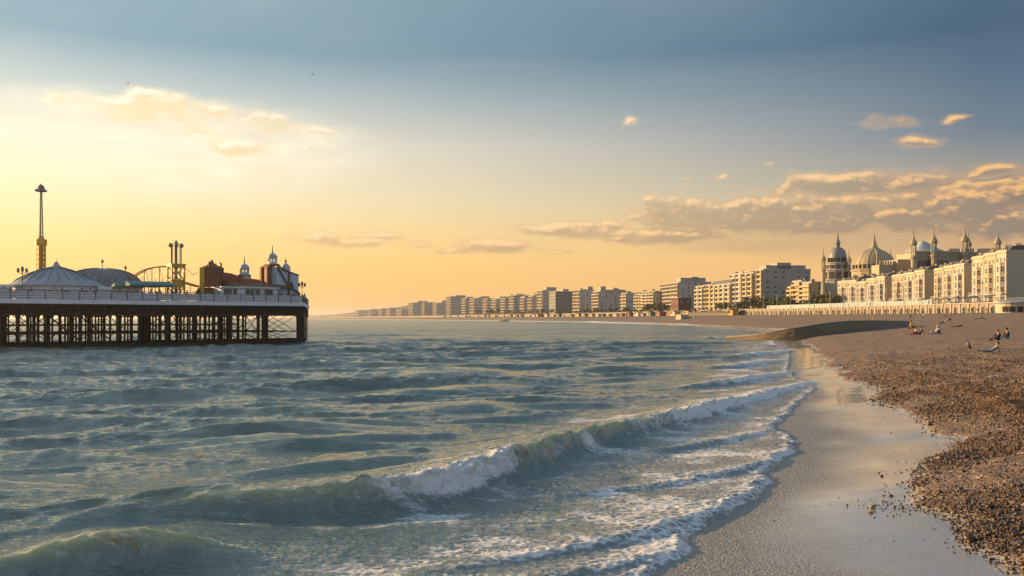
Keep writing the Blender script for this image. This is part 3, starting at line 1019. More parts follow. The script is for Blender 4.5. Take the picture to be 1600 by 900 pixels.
    rim = np.exp(-((s - 0.22) / 0.22) ** 2) * (0.62 + 0.35 * fbm(X * 1.1, Y * 1.1, 2, 105)) * (Y < 400)
    foam = np.maximum(foam, rim)
    foam = np.maximum(foam, (Y > 140) * (Y < 700) * np.exp(-np.abs(s) / 3.0) * .8)
    lz = np.clip(zone + rim, 0, 1) * np.abs(fbm(X * 3.5, Y * 3.5, 3, 111)) * 0.045
    Z += lz * (Y < 140) * (s > 0)
    # sheet of swash over the sand, ending at the water's edge
    edge = np.interp(s, [-2, -0.3, 0, .15, 1, 4], [-.6, -.10, .03, .075, .06, .04])
    Z = Z + edge * (1 - sstep(400, 1500, Y)) + np.where(s < 0, -0.0, 0)
    shallow = np.interp(s, [0, 2, 6, 14], [1, .75, .3, 0]) * (Y < 400)
    far = sstep(25, 260, Y)
    return link('sea', grid_mesh('sea', X + dX, Y + dYy, Z, sea_mat(), dict(foam=foam, thin=thin, shallow=shallow, far=far), keep))


sea = build_sea()
sea['kind'] = 'structure'
tag(sea, 'choppy teal sea with breaking waves and foam rolling to the beach', None)
# ------------------------------------------------------------------ built land: promenade, road, ground inland, headland
def strip(name, o0, o1, z0, z1, mat, Y0=0, Y1=1e9, label=None, kind='structure'):
    a, b = coast_line(o0), coast_line(o1)
    X = np.stack([a[0], b[0]], 1); Y = np.stack([a[1], b[1]], 1)
    k = (a[1] > Y0) & (a[1] < Y1)
    X, Y = X[k], Y[k]
    Z = np.stack([np.full(len(X), z0), np.full(len(X), z1)], 1)
    o = link(name, grid_mesh(name, X, Y, Z, mat))
    o['kind'] = kind
    if label:
        o['label'] = label
    return o


strip('promenade', 0.2, 6.0, PROM, PROM, M['paving'], label='pale paved promenade along the top of the seawall')
strip('road', 6.0, 15.5, PROM - .12, PROM - .12, M['asphalt'], label='seafront road behind the promenade')
strip('road_marking', 10.6, 10.8, PROM - .116, PROM - .116, M['white'], label='white centre line of the seafront road')
strip('pavement', 15.5, 21, PROM, PROM, M['paving'], label='pavement in front of the seafront buildings')
strip('ground', 21, 900, PROM, PROM + 6, M['grass'], label='ground inland behind the seafront')
strip('lower_promenade', -9.5, 0.0, 5.75, 5.75, M['paving'], 250, 900, label='lower promenade at the foot of the seawall')
for a_, b_, z_ in ((5.85, 6.0, PROM - .12), (15.5, 15.65, PROM - .12)):
    pass

# seawall: one thing, with coping and pilasters as parts
def seawall():
    t = thing('seawall', 'long pale seawall with arched openings below the promenade', 'seawall', (0, 0, 0))
    X, Y, tx, ty = coast_line(0)
    k = Y < 6000
    X, Y, tx, ty = X[k], Y[k], tx[k], ty[k]
    mb = MB()
    n = len(X)
    for i in range(n - 1):
        z0 = 4.2
        nx, ny = ty, -tx
        p = [(X[i], Y[i]), (X[i + 1], Y[i + 1]), (X[i + 1] + ty[i + 1] * .6, Y[i + 1] - tx[i + 1] * .6), (X[i] + ty[i] * .6, Y[i] - tx[i] * .6)]
        mb.prism(p, z0, PROM + .02)
    mb.build('wall_face', M['conc'], t)
    mb = MB()
    for i in range(n - 1):
        p = []
        for j, o in ((i, -.35), (i + 1, -.35), (i + 1, .65), (i, .65)):
            p.append((X[j] + ty[j] * o, Y[j] - tx[j] * o))
        mb.prism(p, PROM + .02, PROM + .30)
    mb.build('coping', M['pale'], t)
    # pilasters and arched recess doors, pieces of the wall one by one along the stretch that can be told apart
    pil = MB(); pil.bx(-.35, .35, -.05, .32, 0, 3.45); pil.bx(-.5, .5, -.05, .42, 3.0, 3.45)
    pm = pil.mesh('pilaster', M['pale'])
    arch = MB()
    pts = [(-1.05, 0), (1.05, 0), (1.05, 1.7)] + [(1.05 * math.cos(a), 1.7 + .9 * math.sin(a)) for a in np.linspace(.3, math.pi - .3, 7)] + [(-1.05, 1.7)]
    arch.prism_y(pts, -.02, .08)
    am = arch.mesh('arch_opening', M['glass'])
    fr = MB()
    for a0, a1 in zip(pts[1:], pts[2:] + pts[:1]):
        fr.beam((a0[0], .12, a0[1]), (a1[0], .12, a1[1]), .22, .2)
    fm = fr.mesh('arch_surround', M['canvas'])
    sl = np.concatenate([[0], np.cumsum(np.hypot(np.diff(X), np.diff(Y)))])
    s0 = np.interp(300, Y, sl); s1 = np.interp(640, Y, sl)
    for j, s in enumerate(np.arange(s0, s1, 3.4)):
        x, y = np.interp(s, sl, X), np.interp(s, sl, Y)
        ux, uy = np.interp(s, sl, tx), np.interp(s, sl, ty)
        rz = math.atan2(uy, ux)
        if j % 2 == 0:
            link('pilaster', pm, t, (x, y, 5.75), rz)
        else:
            o = link('arch_opening', am, t, (x, y, 5.75), rz)
            link('arch_surround', fm, o)
    return t


seawall()

# railing on the seawall: panels with three rails and posts
def prom_railing(name, label, off, Y0, Y1, step, mat, h=1.25, z=PROM + .3, filled=0, grp=None):
    t = thing(name, label, 'railing', (0, 0, 0), group=grp)
    X, Y, tx, ty = coast_line(off)
    sl = np.concatenate([[0], np.cumsum(np.hypot(np.diff(X), np.diff(Y)))])
    s0, s1 = np.interp(Y0, Y, sl), np.interp(Y1, Y, sl)
    mb = MB()
    r = .035
    mb.tube((0, 0, 0), (0, 0, h), .055, n=5)
    for zz in (.45, .85, h):
        mb.tube((0, 0, zz), (step, 0, zz), r, n=4)
    if filled:
        mb.bx(0.06, step - .06, -.02, .02, .05, h - .1)
        mb.bx(-.1, .1, -.1, .1, 0, h + .1)
    me = mb.mesh('railing_panel', mat)
    for s in np.arange(s0, s1, step):
        x, y = np.interp(s, sl, X), np.interp(s, sl, Y)
        ux, uy = np.interp(s, sl, tx), np.interp(s, sl, ty)
        link('railing_panel', me, t, (x, y, z), math.atan2(uy, ux))
    return t


prom_railing('promenade_railing', 'pale metal railing along the seawall top in front of the white terraces', .4, 240, 500, 2.6, M['rail'])
prom_railing('panelled_barrier', 'blue grey panelled barrier on the promenade left of the terraces', 5.2, 395, 580, 3.2, M['aqua'], 2.3, PROM, 1)

# headland and hills at the far end of the bay
def headland():
    X, Y, tx, ty = coast_line(60)
    k = (Y > 2300) & (Y < 14500)
    X, Y, tx, ty = X[k], Y[k], tx[k], ty[k]
    offs = np.array([0, 40, 140, 400, 900, 1500])
    hp = np.array([0, .55, .85, 1.0, .9, .2])
    top = np.interp(Y, [2300, 2700, 3600, 4700, 6000, 8000, 11000, 14500], [6, 40, 50, 50, 42, 30, 20, 5])
    top = top * (1 + .22 * fbm(Y / 260, Y * 0, 4, 121))
    GX = X[:, None] + ty[:, None] * offs; GY = Y[:, None] - tx[:, None] * offs
    GZ = PROM - .5 + top[:, None] * hp * (1 + .1 * fbm(GX / 150, GY / 150, 3, 123))
    o = link('hills', grid_mesh('hills', GX, GY, GZ, M['hill']))
    o['kind'] = 'structure'
    o['label'] = 'low hazy headland closing the bay far to the left'


headland()


# ------------------------------------------------------------------ groyne
PI_ = math.pi


def groyne():
    t = thing('groyne', 'dark weedy concrete groyne running down the beach into the sea', 'groyne', (GROYNE[2][0], GROYNE[2][1], 0))
    o = t.location
    mb = MB()
    P = []
    for i in range(len(GROYNE) - 1):
        for f in np.linspace(0, 1, 6)[:-1]:
            a, b = GROYNE[i], GROYNE[i + 1]
            P.append([a[k] + (b[k] - a[k]) * f for k in range(3)])
    P.append(list(GROYNE[-1]))
    P = np.array(P)
    ker = np.hanning(7); ker /= ker.sum()
    for k in range(3):
        P[:, k] = np.convolve(np.pad(P[:, k], 3, mode='edge'), ker, 'valid')
    d = np.gradient(P[:, :2], axis=0); d /= np.linalg.norm(d, axis=1)[:, None]
    nrm = np.stack([d[:, 1], -d[:, 0]], 1)     # towards the camera
    prof = [(2.3, -3.2), (1.5, -1.2), (.9, -.45), (.45, -.10), (.38, 0.0), (-.9, 0.05), (-1.1, -.6), (-1.1, -3.2)]
    n = len(prof)
    vs, fs = [], []
    for p, nn in zip(P, nrm):
        for (w, z) in prof:
            q = fbm(p[0] * .6 + w, p[1] * .6 + z, 3, 131) * .08
            vs.append((p[0] + nn[0] * (w + q) - o.x, p[1] + nn[1] * (w + q) - o.y, p[2] + z + q * .6))
    for i in range(len(P) - 1):
        for k in range(n - 1):
            fs.append((i * n + k, (i + 1) * n + k, (i + 1) * n + k + 1, i * n + k + 1))
    fs += [tuple(range(n)), tuple(range((len(P) - 1) * n, len(P) * n))]
    mb.add(vs, fs)
    mb.build('groyne_wall', M['wetconc'], t)
    cap = MB()
    for i in range(0, len(P) - 1):
        a, b = P[i], P[i + 1]
        cap.beam((a[0] - o.x - nrm[i][0] * .2, a[1] - o.y - nrm[i][1] * .2, a[2] + .12), (b[0] - o.x - nrm[i + 1][0] * .2, b[1] - o.y - nrm[i + 1][1] * .2, b[2] + .12), .7, .16)
    cap.build('groyne_capping', M['conc'], t)


groyne()


# ------------------------------------------------------------------ windows
def window_mesh(w, h, fr, name):
    f = MB()
    f.bx(-w / 2 - fr, -w / 2, -.02, .14, -fr, h + fr)
    f.bx(w / 2, w / 2 + fr, -.02, .14, -fr, h + fr)
    f.bx(-w / 2, w / 2, -.02, .13, h, h + fr)
    f.bx(-w / 2 - fr, w / 2 + fr, -.02, .22, -fr - .1, -fr + .02)
    f.bx(-w / 2, w / 2, .03, .07, h * .5 - .035, h * .5 + .035)
    f.bx(-.03, .03, .031, .068, .0, h)
    p = MB(); p.bx(-w / 2, w / 2, -.02, .02, 0, h)
    return f, p


WIN = {}
for nm, (w, h, fr) in dict(tall=(1.15, 2.3, .16), mid=(1.15, 1.9, .15), low=(1.1, 1.45, .14), wide=(2.2, 1.5, .12), strip=(1.6, 1.6, .1), shop=(2.4, 2.6, .18)).items():
    f, p = window_mesh(w, h, fr, nm)
    WIN[nm] = (f.mesh('window', M['white']), p.mesh('window_pane', M['glass']))


def put_window(kind, parent, x, y, z, rz=0):
    fm, pm = WIN[kind]
    o = link('window', fm, parent, (x, y, z), rz)
    link('window_pane', pm, o)
    return o


def joined_windows(mb, w, h, x, y, z, face='y'):
    """a small recessed-looking window of a far block: dark pane with a lighter sill, in one shared part"""
    if face == 'y':
        mb.cm = 1; mb.bx(x - w / 2, x + w / 2, y - .05, y + .06, z, z + h)
        mb.cm = 0; mb.bx(x - w / 2 - .1, x + w / 2 + .1, y - .05, y + .2, z - .15, z)
    else:
        mb.cm = 1; mb.bx(x - .06, x + .05, y - w / 2, y + w / 2, z, z + h)
        mb.cm = 0; mb.bx(x - .2, x + .05, y - w / 2 - .1, y + w / 2 + .1, z - .15, z)


# ------------------------------------------------------------------ the seafront terraces at the right
def chimney(parent, x, y, z, w=1.0, l=2.6, h=1.9):
    mb = MB(); mb.bx(x - w / 2, x + w / 2, y - l / 2, y + l / 2, z, z + h); mb.bx(x - w / 2 - .12, x + w / 2 + .12, y - l / 2 - .12, y + l / 2 + .12, z + h - .3, z + h + .002)
    c = mb.build('chimney', M['chim'], parent)
    pm = MB(); pm.lathe([(.16, 0), (.13, .7), (.17, .75)], 6)
    me = pm.mesh('chimney_pot', M['brick'])
    for k in range(4):
        link('chimney_pot', me, c, (x, y - l / 2 + .35 + k * (l - .7) / 3, z + h))


def terrace_house(px_near, px_far, topy, label, inset=15.0, D=17.0, storeys=5, mat='stucco', bow=True, end_windows=True, setback=0, group=None, roofmat='roof', scale_top=None):
    ax, ay, tx, ty = coast_hit(px_near, inset + setback)
    bx_, by_, _, _ = coast_hit(px_far, inset + setback)
    L = math.hypot(bx_ - ax, by_ - ay)
    rz = math.atan2(by_ - ay, bx_ - ax)
    z0 = PROM
    H = EYE + (HZ - topy) / FP * ay - z0
    t = thing('terrace_house', label, 'house', (ax, ay, z0), rz, group)
    m = M[mat]
    w = MB(); w.bx(0, L, -D, 0, -.5, H - 1.0)
    nb = max(3, int(round(L / 3.3)))
    sh = (H - 1.2) / storeys
    bays = []
    if bow:
        k = max(1, int(round(L / 9)))
        for i in range(k):
            c = L * (i + .5) / k
            hw = min(2.6, L / k * .33)
            w.prism([(c - hw, 0.01), (c - hw * .55, 1.25), (c + hw * .55, 1.25), (c + hw, 0.01)], -.5, sh * (storeys - 1) + .4)
            bays.append((c, hw))
    w.build('wall', m, t)
    tr = MB()
    tr.bx(-.15, L + .15, -D - .1, .45, H - 1.05, H - .75)            # cornice
    tr.bx(-.02, L + .02, -.45, .10, H - .75, H)                         # parapet
    tr.bx(-.02, .4, -D, -.45, H - .75, H - .05); tr.bx(L - .4, L + .02, -D, -.45, H - .75, H - .05)
    for s_ in range(1, storeys):
        tr.bx(-.06, L + .06, -D - .06, .10, s_ * sh - .12, s_ * sh + .12)
    for c, hw in bays:
        for s_ in range(1, storeys):
            tr.prism([(c - hw - .1, .02), (c - hw * .55 - .06, 1.36), (c + hw * .55 + .06, 1.36), (c + hw + .1, .02)], s_ * sh - .11, s_ * sh + .11)
    for x in np.linspace(.3, L - .3, max(2, nb // 2 + 1)):
        tr.bx(x - .22, x + .22, -.1, .16, .2, H - 1.1)
    tr.build('cornice', M['stucco2'], t)
    # balcony on the first floor
    bal = MB()
    bal.bx(.3, L - .3, .1, 1.9, sh - .08, sh + .06)
    for x in np.arange(.3, L - .25, .55):
        bal.bx(x - .03, x + .03, 1.82, 1.88, sh + .06, sh + 1.0)
    bal.bx(.3, L - .3, 1.81, 1.89, sh + .95, sh + 1.03)
    bal.build('balcony', M['white'], t)
    # roof behind the parapet, with dormers
    rf = MB()
    rf.prism_x([(-.5, H - .6), (-2.6, H + 1.5), (-D * .5, H + 2.1), (-D + 2.2, H + 1.5), (-D + .2, H - .6)], .35, L - .35)
    r = rf.build('roof', M[roofmat], t)
    for i in range(max(1, nb // 2)):
        x = L * (i + .5) / max(1, nb // 2)
        dm = MB(); dm.bx(x - .8, x + .8, -2.6, -.9, H - .4, H + 1.15); dm.cm = 1; dm.bx(x - .5, x + .5, -.92, -.86, H + .05, H + .95)
        dm.build('dormer', [M['stucco2'], M['glass']], r)
    for x in (.6, L - .6):
        chimney(t, x, -D * .55, H + .2, h=2.6)
    # windows
    kinds = ['shop', 'tall', 'tall', 'mid', 'low', 'low']
    for s_ in range(storeys):
        kd = kinds[min(s_, 5)]
        for i in range(nb):
            x = L * (i + .5) / nb
            yy, rr = 0.03, 0
            hit = [(c, hw) for c, hw in bays if abs(x - c) < hw + .6]
            if hit and s_ < storeys - 1:
                continue
            put_window(kd if kd != 'shop' else 'tall', t, x, yy, s_ * sh + (.7 if s_ else .35), rr)
        if s_ < storeys - 1:
            for c, hw in bays:
                put_window(kd if kd != 'shop' else 'tall', t, c, 1.27, s_ * sh + (.7 if s_ else .35))
                ang = math.atan2(1.24, hw * .45)
                put_window('low' if hw < 2 else 'mid', t, c - hw * .775, .66, s_ * sh + .75, ang)
                put_window('low' if hw < 2 else 'mid', t, c + hw * .775, .66, s_ * sh + .75, -ang)
    if end_windows:
        for s_ in range(1, storeys):
            for y in (-D * .3, -D * .68):
                put_window('mid', t, -.03, y, s_ * sh + .75, math.pi / 2)
    return t


TG = 'tall seafront terrace houses'
terrace_house(1573, 1556, 390, 'white terrace house at the right end with its blank grey end wall facing the beach', mat='stucco2', D=26, storeys=5)
terrace_house(1555.6, 1537, 394, 'cream terrace house second from the right end of the row', mat='stucco')
terrace_house(1536.6, 1519, 399, 'cream terrace house third from the right end, beside the low set back house', mat='stucco2')
terrace_house(1518, 1508.5, 417, 'low set back cream house between the two rightmost tall terraces', setback=5, storeys=4, bow=False)
terrace_house(1507, 1490, 411, 'yellowish terrace house with the wide grey end wall under the long domed hall', mat='stucco2', D=22, end_windows=False)
terrace_house(1489.6, 1474, 414, 'cream terrace house in the middle of the second tall terrace from the right', mat='stucco')
terrace_house(1473.6, 1460, 418, 'cream terrace house at the left end of the second tall terrace from the right', mat='stucco3')
terrace_house(1459, 1446.5, 432, 'low recessed house with grey roof between the second and third terraces', setback=6, storeys=4, bow=False)
terrace_house(1445, 1429, 421, 'cream terrace house with a plain grey gable wall, right end of the third terrace', mat='stucco2', D=20, end_windows=False)
terrace_house(1428.6, 1412, 425, 'white terrace house in the middle of the third terrace from the right', mat='stucco2')
terrace_house(1411.6, 1394, 428, 'yellowish terrace house at the left end of the third terrace', mat='stucco3')
terrace_house(1393, 1384, 440, 'small low house left of the third terrace from the right', setback=4, storeys=4, bow=False)
terrace_house(1383, 1369, 431, 'cream terrace house below the large pale dome', mat='stucco2', D=18, end_windows=False)
terrace_house(1368.6, 1354, 434, 'white terrace house below the left edge of the large pale dome', mat='stucco2')
terrace_house(1353, 1339, 439, 'yellowish terrace house left of centre under the small dark dome', mat='stucco2', D=18, end_windows=False)
terrace_house(1338.6, 1324, 437, 'white terrace house next to the left end of the white seafront row', mat='stucco2')
terrace_house(1323.6, 1309, 438, 'cream terrace house at the far left end of the white seafront row', mat='stucco')


# ------------------------------------------------------------------ apartment blocks further along the bay
def block(px, x1, topy, label, Lx, storeys, mat='grey', inset=22, pent=None, balc=True, endwin=True, lit=None, cat='apartment block', single=False, px_far=None, mans=False, name='apartment_block', seaglass=False):
    """near corner at photo column px; end wall runs to column x1; sea front of Lx metres"""
    ax, ay, tx, ty = coast_hit(px, inset)
    D = max(6.0, (x1 - px) / FP * ay / max(.3, ty))
    L = Lx
    if px_far is not None:
        bx_, by_, _, _ = coast_hit(px_far, inset)
        L = math.hypot(bx_ - ax, by_ - ay)
    rz = math.atan2(ty, tx)
    z0 = PROM
    H = EYE + (HZ - topy) / FP * ay - z0
    t = thing(name, label, cat, (ax, ay, z0), rz)
    w = MB(); w.bx(0, L, -D, 0, -1, H)
    w.build('wall', M[mat], t)
    sh = H / storeys
    if balc:
        b = MB()
        nb = max(1, int(L / 9))
        for i in range(nb):
            x0, x1_ = L * i / nb + .8, L * (i + 1) / nb - 1.6
            for s_ in range(1, storeys):
                b.bx(x0, x1_, -.1, 1.5, s_ * sh - .12, s_ * sh + .08)
                b.bx(x0, x1_, 1.4, 1.52, s_ * sh + .08, s_ * sh + 1.0)
            b.bx(x0 - .3, x0, -.1, 1.6, 0, H - .5); b.bx(x1_, x1_ + .3, -.1, 1.6, 0, H - .5)
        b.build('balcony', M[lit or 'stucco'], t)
    wm = MB()
    single = single and ay < 900
    cols = max(2, int(L / 4.2))
    for s_ in range(storeys):
        for i in range(cols):
            x = L * (i + .5) / cols
            if single and i < 8:
                put_window('wide' if seaglass else 'low', t, x, .03, s_ * sh + sh * .28)
            else:
                joined_windows(wm, 1.8, sh * .5, x, .0, s_ * sh + sh * .28)
    if endwin:
        ce = max(2, int(D / 5))
        for s_ in range(1, storeys):
            for i in range(ce):
                if random.random() < .30:
                    continue
                y = -D * (i + .5) / ce
                if single:
                    put_window('strip' if endwin != 'rows' else 'wide', t, -.03, y, s_ * sh + sh * .3, math.pi / 2)
                else:
                    joined_windows(wm, 1.7, sh * .45, 0, y, s_ * sh + sh * .3, 'x')
    if wm.v:
        o = wm.build('window_row', [M['pale'], M['glass']], t)
        o['kind'] = 'stuff'
    tr = MB()
    tr.bx(-.25, L + .25, -D - .25, .35, H, H + .5)
    if endwin == 'rows':
        for s_ in range(1, storeys):
            tr.bx(-.18, .0, -D + .3, -.3, s_ * sh - .2, s_ * sh + .25)
    tr.build('parapet', M['pale' if mat != 'pale' else 'grey'], t)
    if mans:
        r = MB(); r.prism_x([(.2, H + .5), (-1.4, H + 3.2), (-D + 1.4, H + 3.2), (-D - .1, H + .5)], -.1, L + .1)
        r.build('roof', M['roof'], t)
    for k, (a, b_, py) in enumerate(pent or []):
        ph = EYE + (HZ - py) / FP * ay - z0
        y0 = -(a - px) / FP * ay / max(.3, ty); y1 = -(b_ - px) / FP * ay / max(.3, ty)
        p = MB(); p.bx(1.0, min(L - 1, 14), min(y0, y1), max(y0, y1), H + .5, ph)
        p.bx(.7, min(L - .7, 14.3), min(y0, y1) - .3, max(y0, y1) + .3, ph, ph + .35)
        p.build('penthouse', M['grey'], t)
    rm = MB()
    for k in range(3):
        x, y = random.uniform(1.5, max(2, L - 2)), -random.uniform(1.5, D - 1.5)
        hh = random.uniform(.8, 2.2)
        rm.bx(x - .7, x + .7, y - .9, y + .9, H + .5, H + .5 + hh)
    rm.build('roof_hut', M['darkc'], t)
    return t


# nearest blocks first
block(1268, 1283, 441, 'narrow cream house left of the minaret with the dark dome', 16, 6, 'stucco3', inset=20, lit='stucco', single=True)
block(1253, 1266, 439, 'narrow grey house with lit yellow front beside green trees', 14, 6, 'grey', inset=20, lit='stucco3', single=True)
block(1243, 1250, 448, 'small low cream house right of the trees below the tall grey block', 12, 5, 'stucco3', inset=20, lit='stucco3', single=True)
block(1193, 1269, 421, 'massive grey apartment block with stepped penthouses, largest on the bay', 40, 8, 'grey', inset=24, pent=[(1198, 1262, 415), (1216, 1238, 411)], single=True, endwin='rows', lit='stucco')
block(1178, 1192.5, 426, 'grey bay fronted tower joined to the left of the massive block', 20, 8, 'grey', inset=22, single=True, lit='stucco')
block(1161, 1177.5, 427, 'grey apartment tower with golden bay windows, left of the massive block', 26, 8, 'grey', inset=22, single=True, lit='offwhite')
block(1143, 1157, 443, 'pale hotel with lit bays right of the low recessed hotel', 24, 6, 'pale', inset=20, single=True, lit='stucco2', mans=True)
block(1127, 1141, 445, 'pale hotel with dark roof between two lit hotels', 24, 6, 'offwhite', inset=20, single=True, lit='stucco', mans=True)
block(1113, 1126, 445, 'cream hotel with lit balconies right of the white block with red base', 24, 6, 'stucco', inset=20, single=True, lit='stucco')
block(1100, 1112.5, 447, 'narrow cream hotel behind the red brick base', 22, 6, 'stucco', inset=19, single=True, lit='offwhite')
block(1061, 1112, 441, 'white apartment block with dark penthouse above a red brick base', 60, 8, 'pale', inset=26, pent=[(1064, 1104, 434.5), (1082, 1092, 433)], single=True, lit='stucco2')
block(1060, 1081, 465, 'low red brick building in front of the white block', 24, 2, 'brick', inset=16, balc=False, cat='building', name='brick_building', single=True)
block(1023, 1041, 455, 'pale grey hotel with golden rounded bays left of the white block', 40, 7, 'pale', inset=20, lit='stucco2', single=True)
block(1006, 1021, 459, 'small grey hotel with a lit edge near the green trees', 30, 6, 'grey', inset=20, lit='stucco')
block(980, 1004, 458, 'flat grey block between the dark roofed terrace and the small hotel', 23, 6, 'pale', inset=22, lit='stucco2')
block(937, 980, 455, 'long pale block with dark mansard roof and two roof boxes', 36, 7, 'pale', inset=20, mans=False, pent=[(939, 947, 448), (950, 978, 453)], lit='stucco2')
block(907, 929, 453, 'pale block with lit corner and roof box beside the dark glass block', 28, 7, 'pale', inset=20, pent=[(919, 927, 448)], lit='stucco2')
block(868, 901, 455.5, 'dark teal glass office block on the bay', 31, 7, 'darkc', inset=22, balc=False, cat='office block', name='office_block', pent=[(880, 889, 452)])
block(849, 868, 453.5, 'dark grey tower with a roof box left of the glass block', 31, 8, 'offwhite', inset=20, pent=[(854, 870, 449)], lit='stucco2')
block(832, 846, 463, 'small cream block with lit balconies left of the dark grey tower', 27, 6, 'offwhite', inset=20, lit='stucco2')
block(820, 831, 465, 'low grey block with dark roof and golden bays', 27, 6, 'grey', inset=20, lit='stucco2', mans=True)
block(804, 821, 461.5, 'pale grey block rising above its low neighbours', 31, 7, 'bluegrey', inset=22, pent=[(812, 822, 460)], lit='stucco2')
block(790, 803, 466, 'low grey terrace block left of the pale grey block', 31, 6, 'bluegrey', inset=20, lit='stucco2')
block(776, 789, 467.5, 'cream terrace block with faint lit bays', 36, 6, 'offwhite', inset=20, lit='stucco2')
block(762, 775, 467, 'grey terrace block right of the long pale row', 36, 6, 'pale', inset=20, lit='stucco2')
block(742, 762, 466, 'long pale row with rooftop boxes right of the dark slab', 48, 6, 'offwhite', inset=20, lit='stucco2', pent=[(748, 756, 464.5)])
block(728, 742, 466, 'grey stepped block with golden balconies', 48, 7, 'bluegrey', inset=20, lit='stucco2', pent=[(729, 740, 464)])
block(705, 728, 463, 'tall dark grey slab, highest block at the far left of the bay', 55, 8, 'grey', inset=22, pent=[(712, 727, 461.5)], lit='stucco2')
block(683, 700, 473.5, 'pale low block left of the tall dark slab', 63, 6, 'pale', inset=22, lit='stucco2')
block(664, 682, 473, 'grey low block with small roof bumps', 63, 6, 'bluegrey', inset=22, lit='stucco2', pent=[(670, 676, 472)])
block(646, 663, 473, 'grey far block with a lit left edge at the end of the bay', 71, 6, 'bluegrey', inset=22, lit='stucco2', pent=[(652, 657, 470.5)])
for i, (a, b_, ty_) in enumerate([(628, 645, 482.5), (610, 627, 481), (597, 609, 482), (580, 596, 483), (561, 579, 484.5)]):
    block(a, b_, ty_, ['hazy far terrace nearest the lit far block', 'hazy far terrace with a higher roof', 'hazy far terrace in the middle of the distant row', 'hazy far terrace left of the distant middle', 'leftmost hazy far terrace before the headland'][i], 120, 5, 'grey', inset=40, lit='pale')


# a second row of roofs showing over the front row
for a, b_, ty_, m_, lab in [(1086, 1098, 443, 'bluegrey', 'blue grey block peeping over the cream hotels'), (1133, 1146, 441, 'grey', 'grey block with a flat top behind the pale hotels'), (1008, 1016, 456, 'brick', 'red brown block behind the small grey hotel'),
                            (958, 968, 451.5, 'grey', 'grey stair tower behind the long pale block'), (892, 905, 459, 'pale', 'pale block showing right of the dark glass block'), (838, 848, 460, 'bluegrey', 'blue grey block behind the small cream block'),
                            (808, 815, 459.5, 'grey', 'narrow grey tower behind the pale grey block'), (781, 795, 464, 'offwhite', 'off white block behind the cream terrace block'), (752, 765, 463.5, 'grey', 'grey rear block above the long pale row'), (690, 703, 470, 'offwhite', 'off white rear block left of the tall dark slab'), (656, 668, 470.5, 'bluegrey', 'blue grey rear block at the far left of the bay')]:
    block(a, b_, ty_, lab, 26, 7, m_, inset=62, balc=False, endwin=True)

# ------------------------------------------------------------------ the domed palace behind the terraces
def finial(mb, z, r, h, c=(0, 0)):
    mb.lathe([(r, z), (r * .55, z + h * .12), (r * .9, z + h * .2), (r * .35, z + h * .3), (r * .25, z + h * .6), (r * .5, z + h * .64), (r * .12, z + h * .7), (r * .04, z + h)], 8, (c[0], c[1], 0))


def minaret_mb(mb, r, H, c=(0, 0), z0=0):
    """column with gallery, open lantern, onion cap and spike; materials 0 stone, 1 dome, 2 dark"""
    mb.cm = 0
    hs = H * .60
    mb.lathe([(r * 1.15, z0), (r * 1.15, z0 + hs * .5), (r, z0 + hs * .52), (r, z0 + hs), (r * 1.35, z0 + hs + .02 * H), (r * 1.35, z0 + hs + .035 * H), (r * .95, z0 + hs + .05 * H)], 8, (c[0], c[1], 0), math.pi / 8)
    zl = z0 + hs + .05 * H
    hl_ = .125 * H
    for k in range(8):
        a = math.pi / 8 + k * math.pi / 4
        mb.tube((c[0] + r * .88 * math.cos(a), c[1] + r * .88 * math.sin(a), zl), (c[0] + r * .88 * math.cos(a), c[1] + r * .88 * math.sin(a), zl + hl_), r * .17, n=5)
    mb.cm = 2
    mb.lathe([(r * .22, zl), (r * .22, zl + hl_)], 8, (c[0], c[1], 0))
    mb.cm = 1
    zc = zl + hl_
    mb.lathe([(r * .8, zc), (r * 1.4, zc + .005 * H), (r * 1.42, zc + .02 * H), (r * 1.22, zc + .042 * H), (r * .85, zc + .065 * H), (r * .4, zc + .085 * H), (r * .2, zc + .12 * H)], 10, (c[0], c[1], 0))
    finial(mb, zc + .13 * H, r * .35, .11 * H, c)


PM = [M['stone'], M['pdome'], M['black']]


def palace_loc(px, Y, basez=PROM):
    return ((px - 800) / FP * Y, Y, basez)


def zpx(py, Y):
    return EYE + (HZ - py) / FP * Y - PROM


